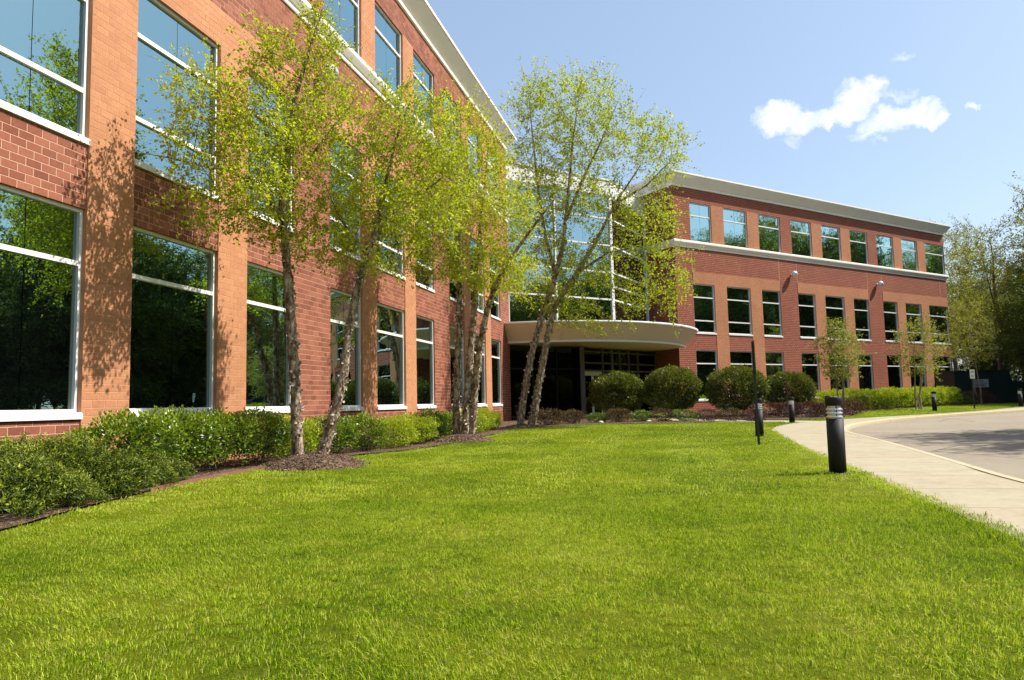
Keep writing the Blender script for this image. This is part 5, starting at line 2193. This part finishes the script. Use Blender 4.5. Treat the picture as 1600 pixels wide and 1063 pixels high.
# small white parking sign on a post
ps = empty('parking_sign', gp(26.4, 42.0), 'small white sign on a dark post in the lawn strip before the green cabinet', 'sign', rz=.1)
m = MB()
m.box(-.03, .03, -.025, .025, -.3, 1.75)
m.build('post', M['steel'], ps)
m = MB()
m.box(-.15, .15, -.041, -.029, 1.72, 2.24)
sg = m.build('sign_plate', M['signwhite'], ps)
m = MB()
for z, h_ in ((2.13, .03), (2.06, .02), (1.90, .02), (1.84, .02)):
    m.box(-.10, .10, -.0435, -.0415, z - h_ / 2, z + h_ / 2)
m.build('sign_print', M['ink'], sg)

# dark green cabinet
cbx = empty('utility_cabinet', gp(36.9, 57.3), 'large dark green utility cabinet beside the far end of the office wing', 'cabinet', rz=-.02)
m = MB()
m.box(-3.0, 1.15, -1.3, 1.3, -.2, 2.48)
m.build('body', M['box_green'], cbx)
m = MB()
pr = [(1.153, -.2), (4.2, -.2), (4.2, 1.55), (1.45, 1.62), (1.153, 2.47)]
fr = [(x, -1.25, z) for x, z in pr]
bk = [(x, 1.25, z) for x, z in pr]
m.face(fr)
m.face(bk[::-1])
for i in range(5):
    j = (i + 1) % 5
    m.face([fr[j], fr[i], bk[i], bk[j]])
m.build('hood', M['box_green'], cbx)
m = MB()
m.box(-3.06, 1.2, -1.36, 1.36, 2.483, 2.56)
m.build('lid', M['box_green'], cbx)
m = MB()
m.box(-1.65, -.45, -1.33, -1.303, 1.25, 1.86)
pl_ = m.build('notice_plate', M['signgrey'], cbx)
m = MB()
for z in (1.74, 1.64, 1.50, 1.42, 1.34):
    m.box(-1.55, -.55 - (z * 10 % 3) * .1, -1.3335, -1.3305, z - .02, z + .02)
m.build('notice_print', M['ink'], pl_)
for x in (-3.0, -1.9, -.2, 1.1):
    m = MB()
    m.box(x + .02, x + .06, -1.325, -1.303, 0, 2.4)
    m.build('rib', M['box_green'], cbx)
m = MB()
m.lathe([(.12, 0), (.12, .03), (.10, .04)], 16)
o = m.build('round_label', M['signwhite'], cbx, loc=(2.45, -1.253, 1.28))
o.rotation_euler = (PI / 2, 0, 0)

# ------------------------------------------------------------------ grass blades on the lawn
def tuft(seed, n, r, h, wd):
    rng = np.random.default_rng(seed)
    a, q = rng.uniform(0, 6.28, n), np.sqrt(rng.random(n)) * r
    B = np.column_stack([q * np.cos(a), q * np.sin(a), np.full(n, -.012)])
    th = rng.uniform(0, 6.28, n)
    lean = rng.normal(0, .55, n)
    hh = h * rng.uniform(.55, 1.2, n)
    dirh = np.column_stack([np.cos(th), np.sin(th), np.zeros(n)])
    side = np.column_stack([-np.sin(th), np.cos(th), np.zeros(n)]) * (wd * rng.uniform(.7, 1.2, n))[:, None] / 2
    mid_ = B + dirh * (lean * hh * .35)[:, None] + np.array([0, 0, 1]) * (hh * .6)[:, None]
    tip = B + dirh * (lean * hh * 1.05)[:, None] + np.array([0, 0, 1]) * (hh * (1 - .25 * np.abs(lean)))[:, None]
    V = np.stack([B - side, B + side, mid_ + side * .8, mid_ - side * .8, tip], 1).reshape(-1, 3)
    b = np.arange(n)[:, None] * 5
    F = np.stack([b + [0, 1, 2], b + [0, 2, 3], b + [3, 2, 4]], 1).reshape(-1, 3)
    return np_mesh('tuft', V, F, [M['blade']], var=np.repeat(rng.random(n), 3))


tufts = [tuft(200 + k, 54, .075, .034, .0029) for k in range(6)] + [tuft(210 + k, 48, .13, .034, .0052) for k in range(4)] + [tuft(220 + k, 40, .24, .034, .0105) for k in range(4)]
lawn_edge = [(p.x, p.y) for p in bed_curve if p.y < 33.4 or p.x > 0] + [(10.4, 32.4), (11.3, 31.75), (12.0, 30.7)]
wl = [(p.x, p.y) for p in so if p.y < 30.4 and p.x < 12]
lawn_poly = np.array(lawn_edge + wl[::-1])
strip_poly = np.array([(p.x, p.y) for p in so if p.y > 31.9 and p.x > 13.2 and p.y < 54] + [(R(26, 8.8).x, R(26, 8.8).y)] + [(p.x, p.y) for p in bed2_front[::-1] if p.x > 12.5])
rng = np.random.default_rng(5)
Ps, rots, scls, idxs = [], [], [], []
for poly in (lawn_poly, strip_poly):
    lo, hi = poly.min(0), poly.max(0)
    lo = np.maximum(lo, [-9, -2])
    for (d0, d1, dens_, base_i, cnt_) in ((0, 8.5, 250, 0, 6), (8.5, 19, 62, 6, 4), (19, 60, 21, 10, 4)):
        area = np.prod(hi - lo)
        n = int(area * dens_)
        Q = lo + rng.random((n, 2)) * (hi - lo)
        dd = np.hypot(Q[:, 0], Q[:, 1])
        Q = Q[(dd >= d0) & (dd < d1)]
        az_ = np.arctan2(Q[:, 0], Q[:, 1] + 2.5)
        Q = Q[np.abs(az_) < 0.86]
        if not len(Q):
            continue
        Q = Q[inside(Q, poly)]
        # bare where mulch rings lie
        for (mx_, my_, mr_) in ((-3.75, 13.75, .98), (-1.55, 21.85, .9), (.45, 32.3, .98)):
            Q = Q[np.hypot(Q[:, 0] - mx_, Q[:, 1] - my_) > mr_]
        k = len(Q)
        Ps.append(np.column_stack([Q, gz(Q[:, 0], Q[:, 1])]))
        # mowing passes: the blades of neighbouring passes lie opposite ways
        Dw = (Q[:, 0] - LX) * CA - (Q[:, 1] - LY) * SA
        lay = np.sign(np.sin(Dw * PI / 1.15 + .4)) * .20
        rots.append(np.column_stack([rng.normal(0, .08, k) - lay * CA, rng.normal(0, .08, k) + lay * SA, np.zeros(k)]))
        patch = np.sin(Q[:, 0] * 1.7 + 1.3 * np.sin(Q[:, 1] * .9)) * np.sin(Q[:, 1] * 1.3 + .7)
        scls.append(rng.uniform(.75, 1.2, k) * (1 + .12 * patch))
        idxs.append(base_i + rng.integers(0, cnt_, k))
# longer, untrimmed clumps along the walk edge
edge = np.array([(p.x, p.y) for p in so if -1 < p.y < 24])
ecum = np.cumsum(np.linalg.norm(np.diff(edge, axis=0), axis=1))
for k in range(1900):
    i = int(np.searchsorted(ecum, rng.random() * ecum[-1]))
    p = edge[i] + (edge[i + 1] - edge[i]) * rng.random()
    p = p + np.array([-CA, SA]) * rng.normal(.0, .045)
    if p[1] < 1:
        continue
    Ps.append([[p[0], p[1], float(gz(p[0], p[1]))]])
    rots.append([[rng.normal(0, .12), rng.normal(0, .12), rng.uniform(0, 6.28)]])
    scls.append([rng.uniform(1.0, 1.8) * (1.5 if rng.random() < .06 else 1)])
    idxs.append([rng.integers(0, 6)])
scatter_object('grass', np.vstack(Ps), np.vstack(rots), np.concatenate(scls), np.concatenate(idxs), tufts, 'mown green lawn grass in front of the office building', 'grass')
print('grass tufts', sum(len(p) for p in Ps))

# render settings that belong to the scene
scene.cycles.use_denoising = True
scene.cycles.use_adaptive_sampling = True
scene.cycles.adaptive_threshold = 0.02
scene.cycles.max_bounces = 5
scene.cycles.diffuse_bounces = 3
scene.cycles.glossy_bounces = 3
scene.cycles.transmission_bounces = 3
scene.cycles.transparent_max_bounces = 6
scene.cycles.caustics_reflective = False
scene.cycles.caustics_refractive = False
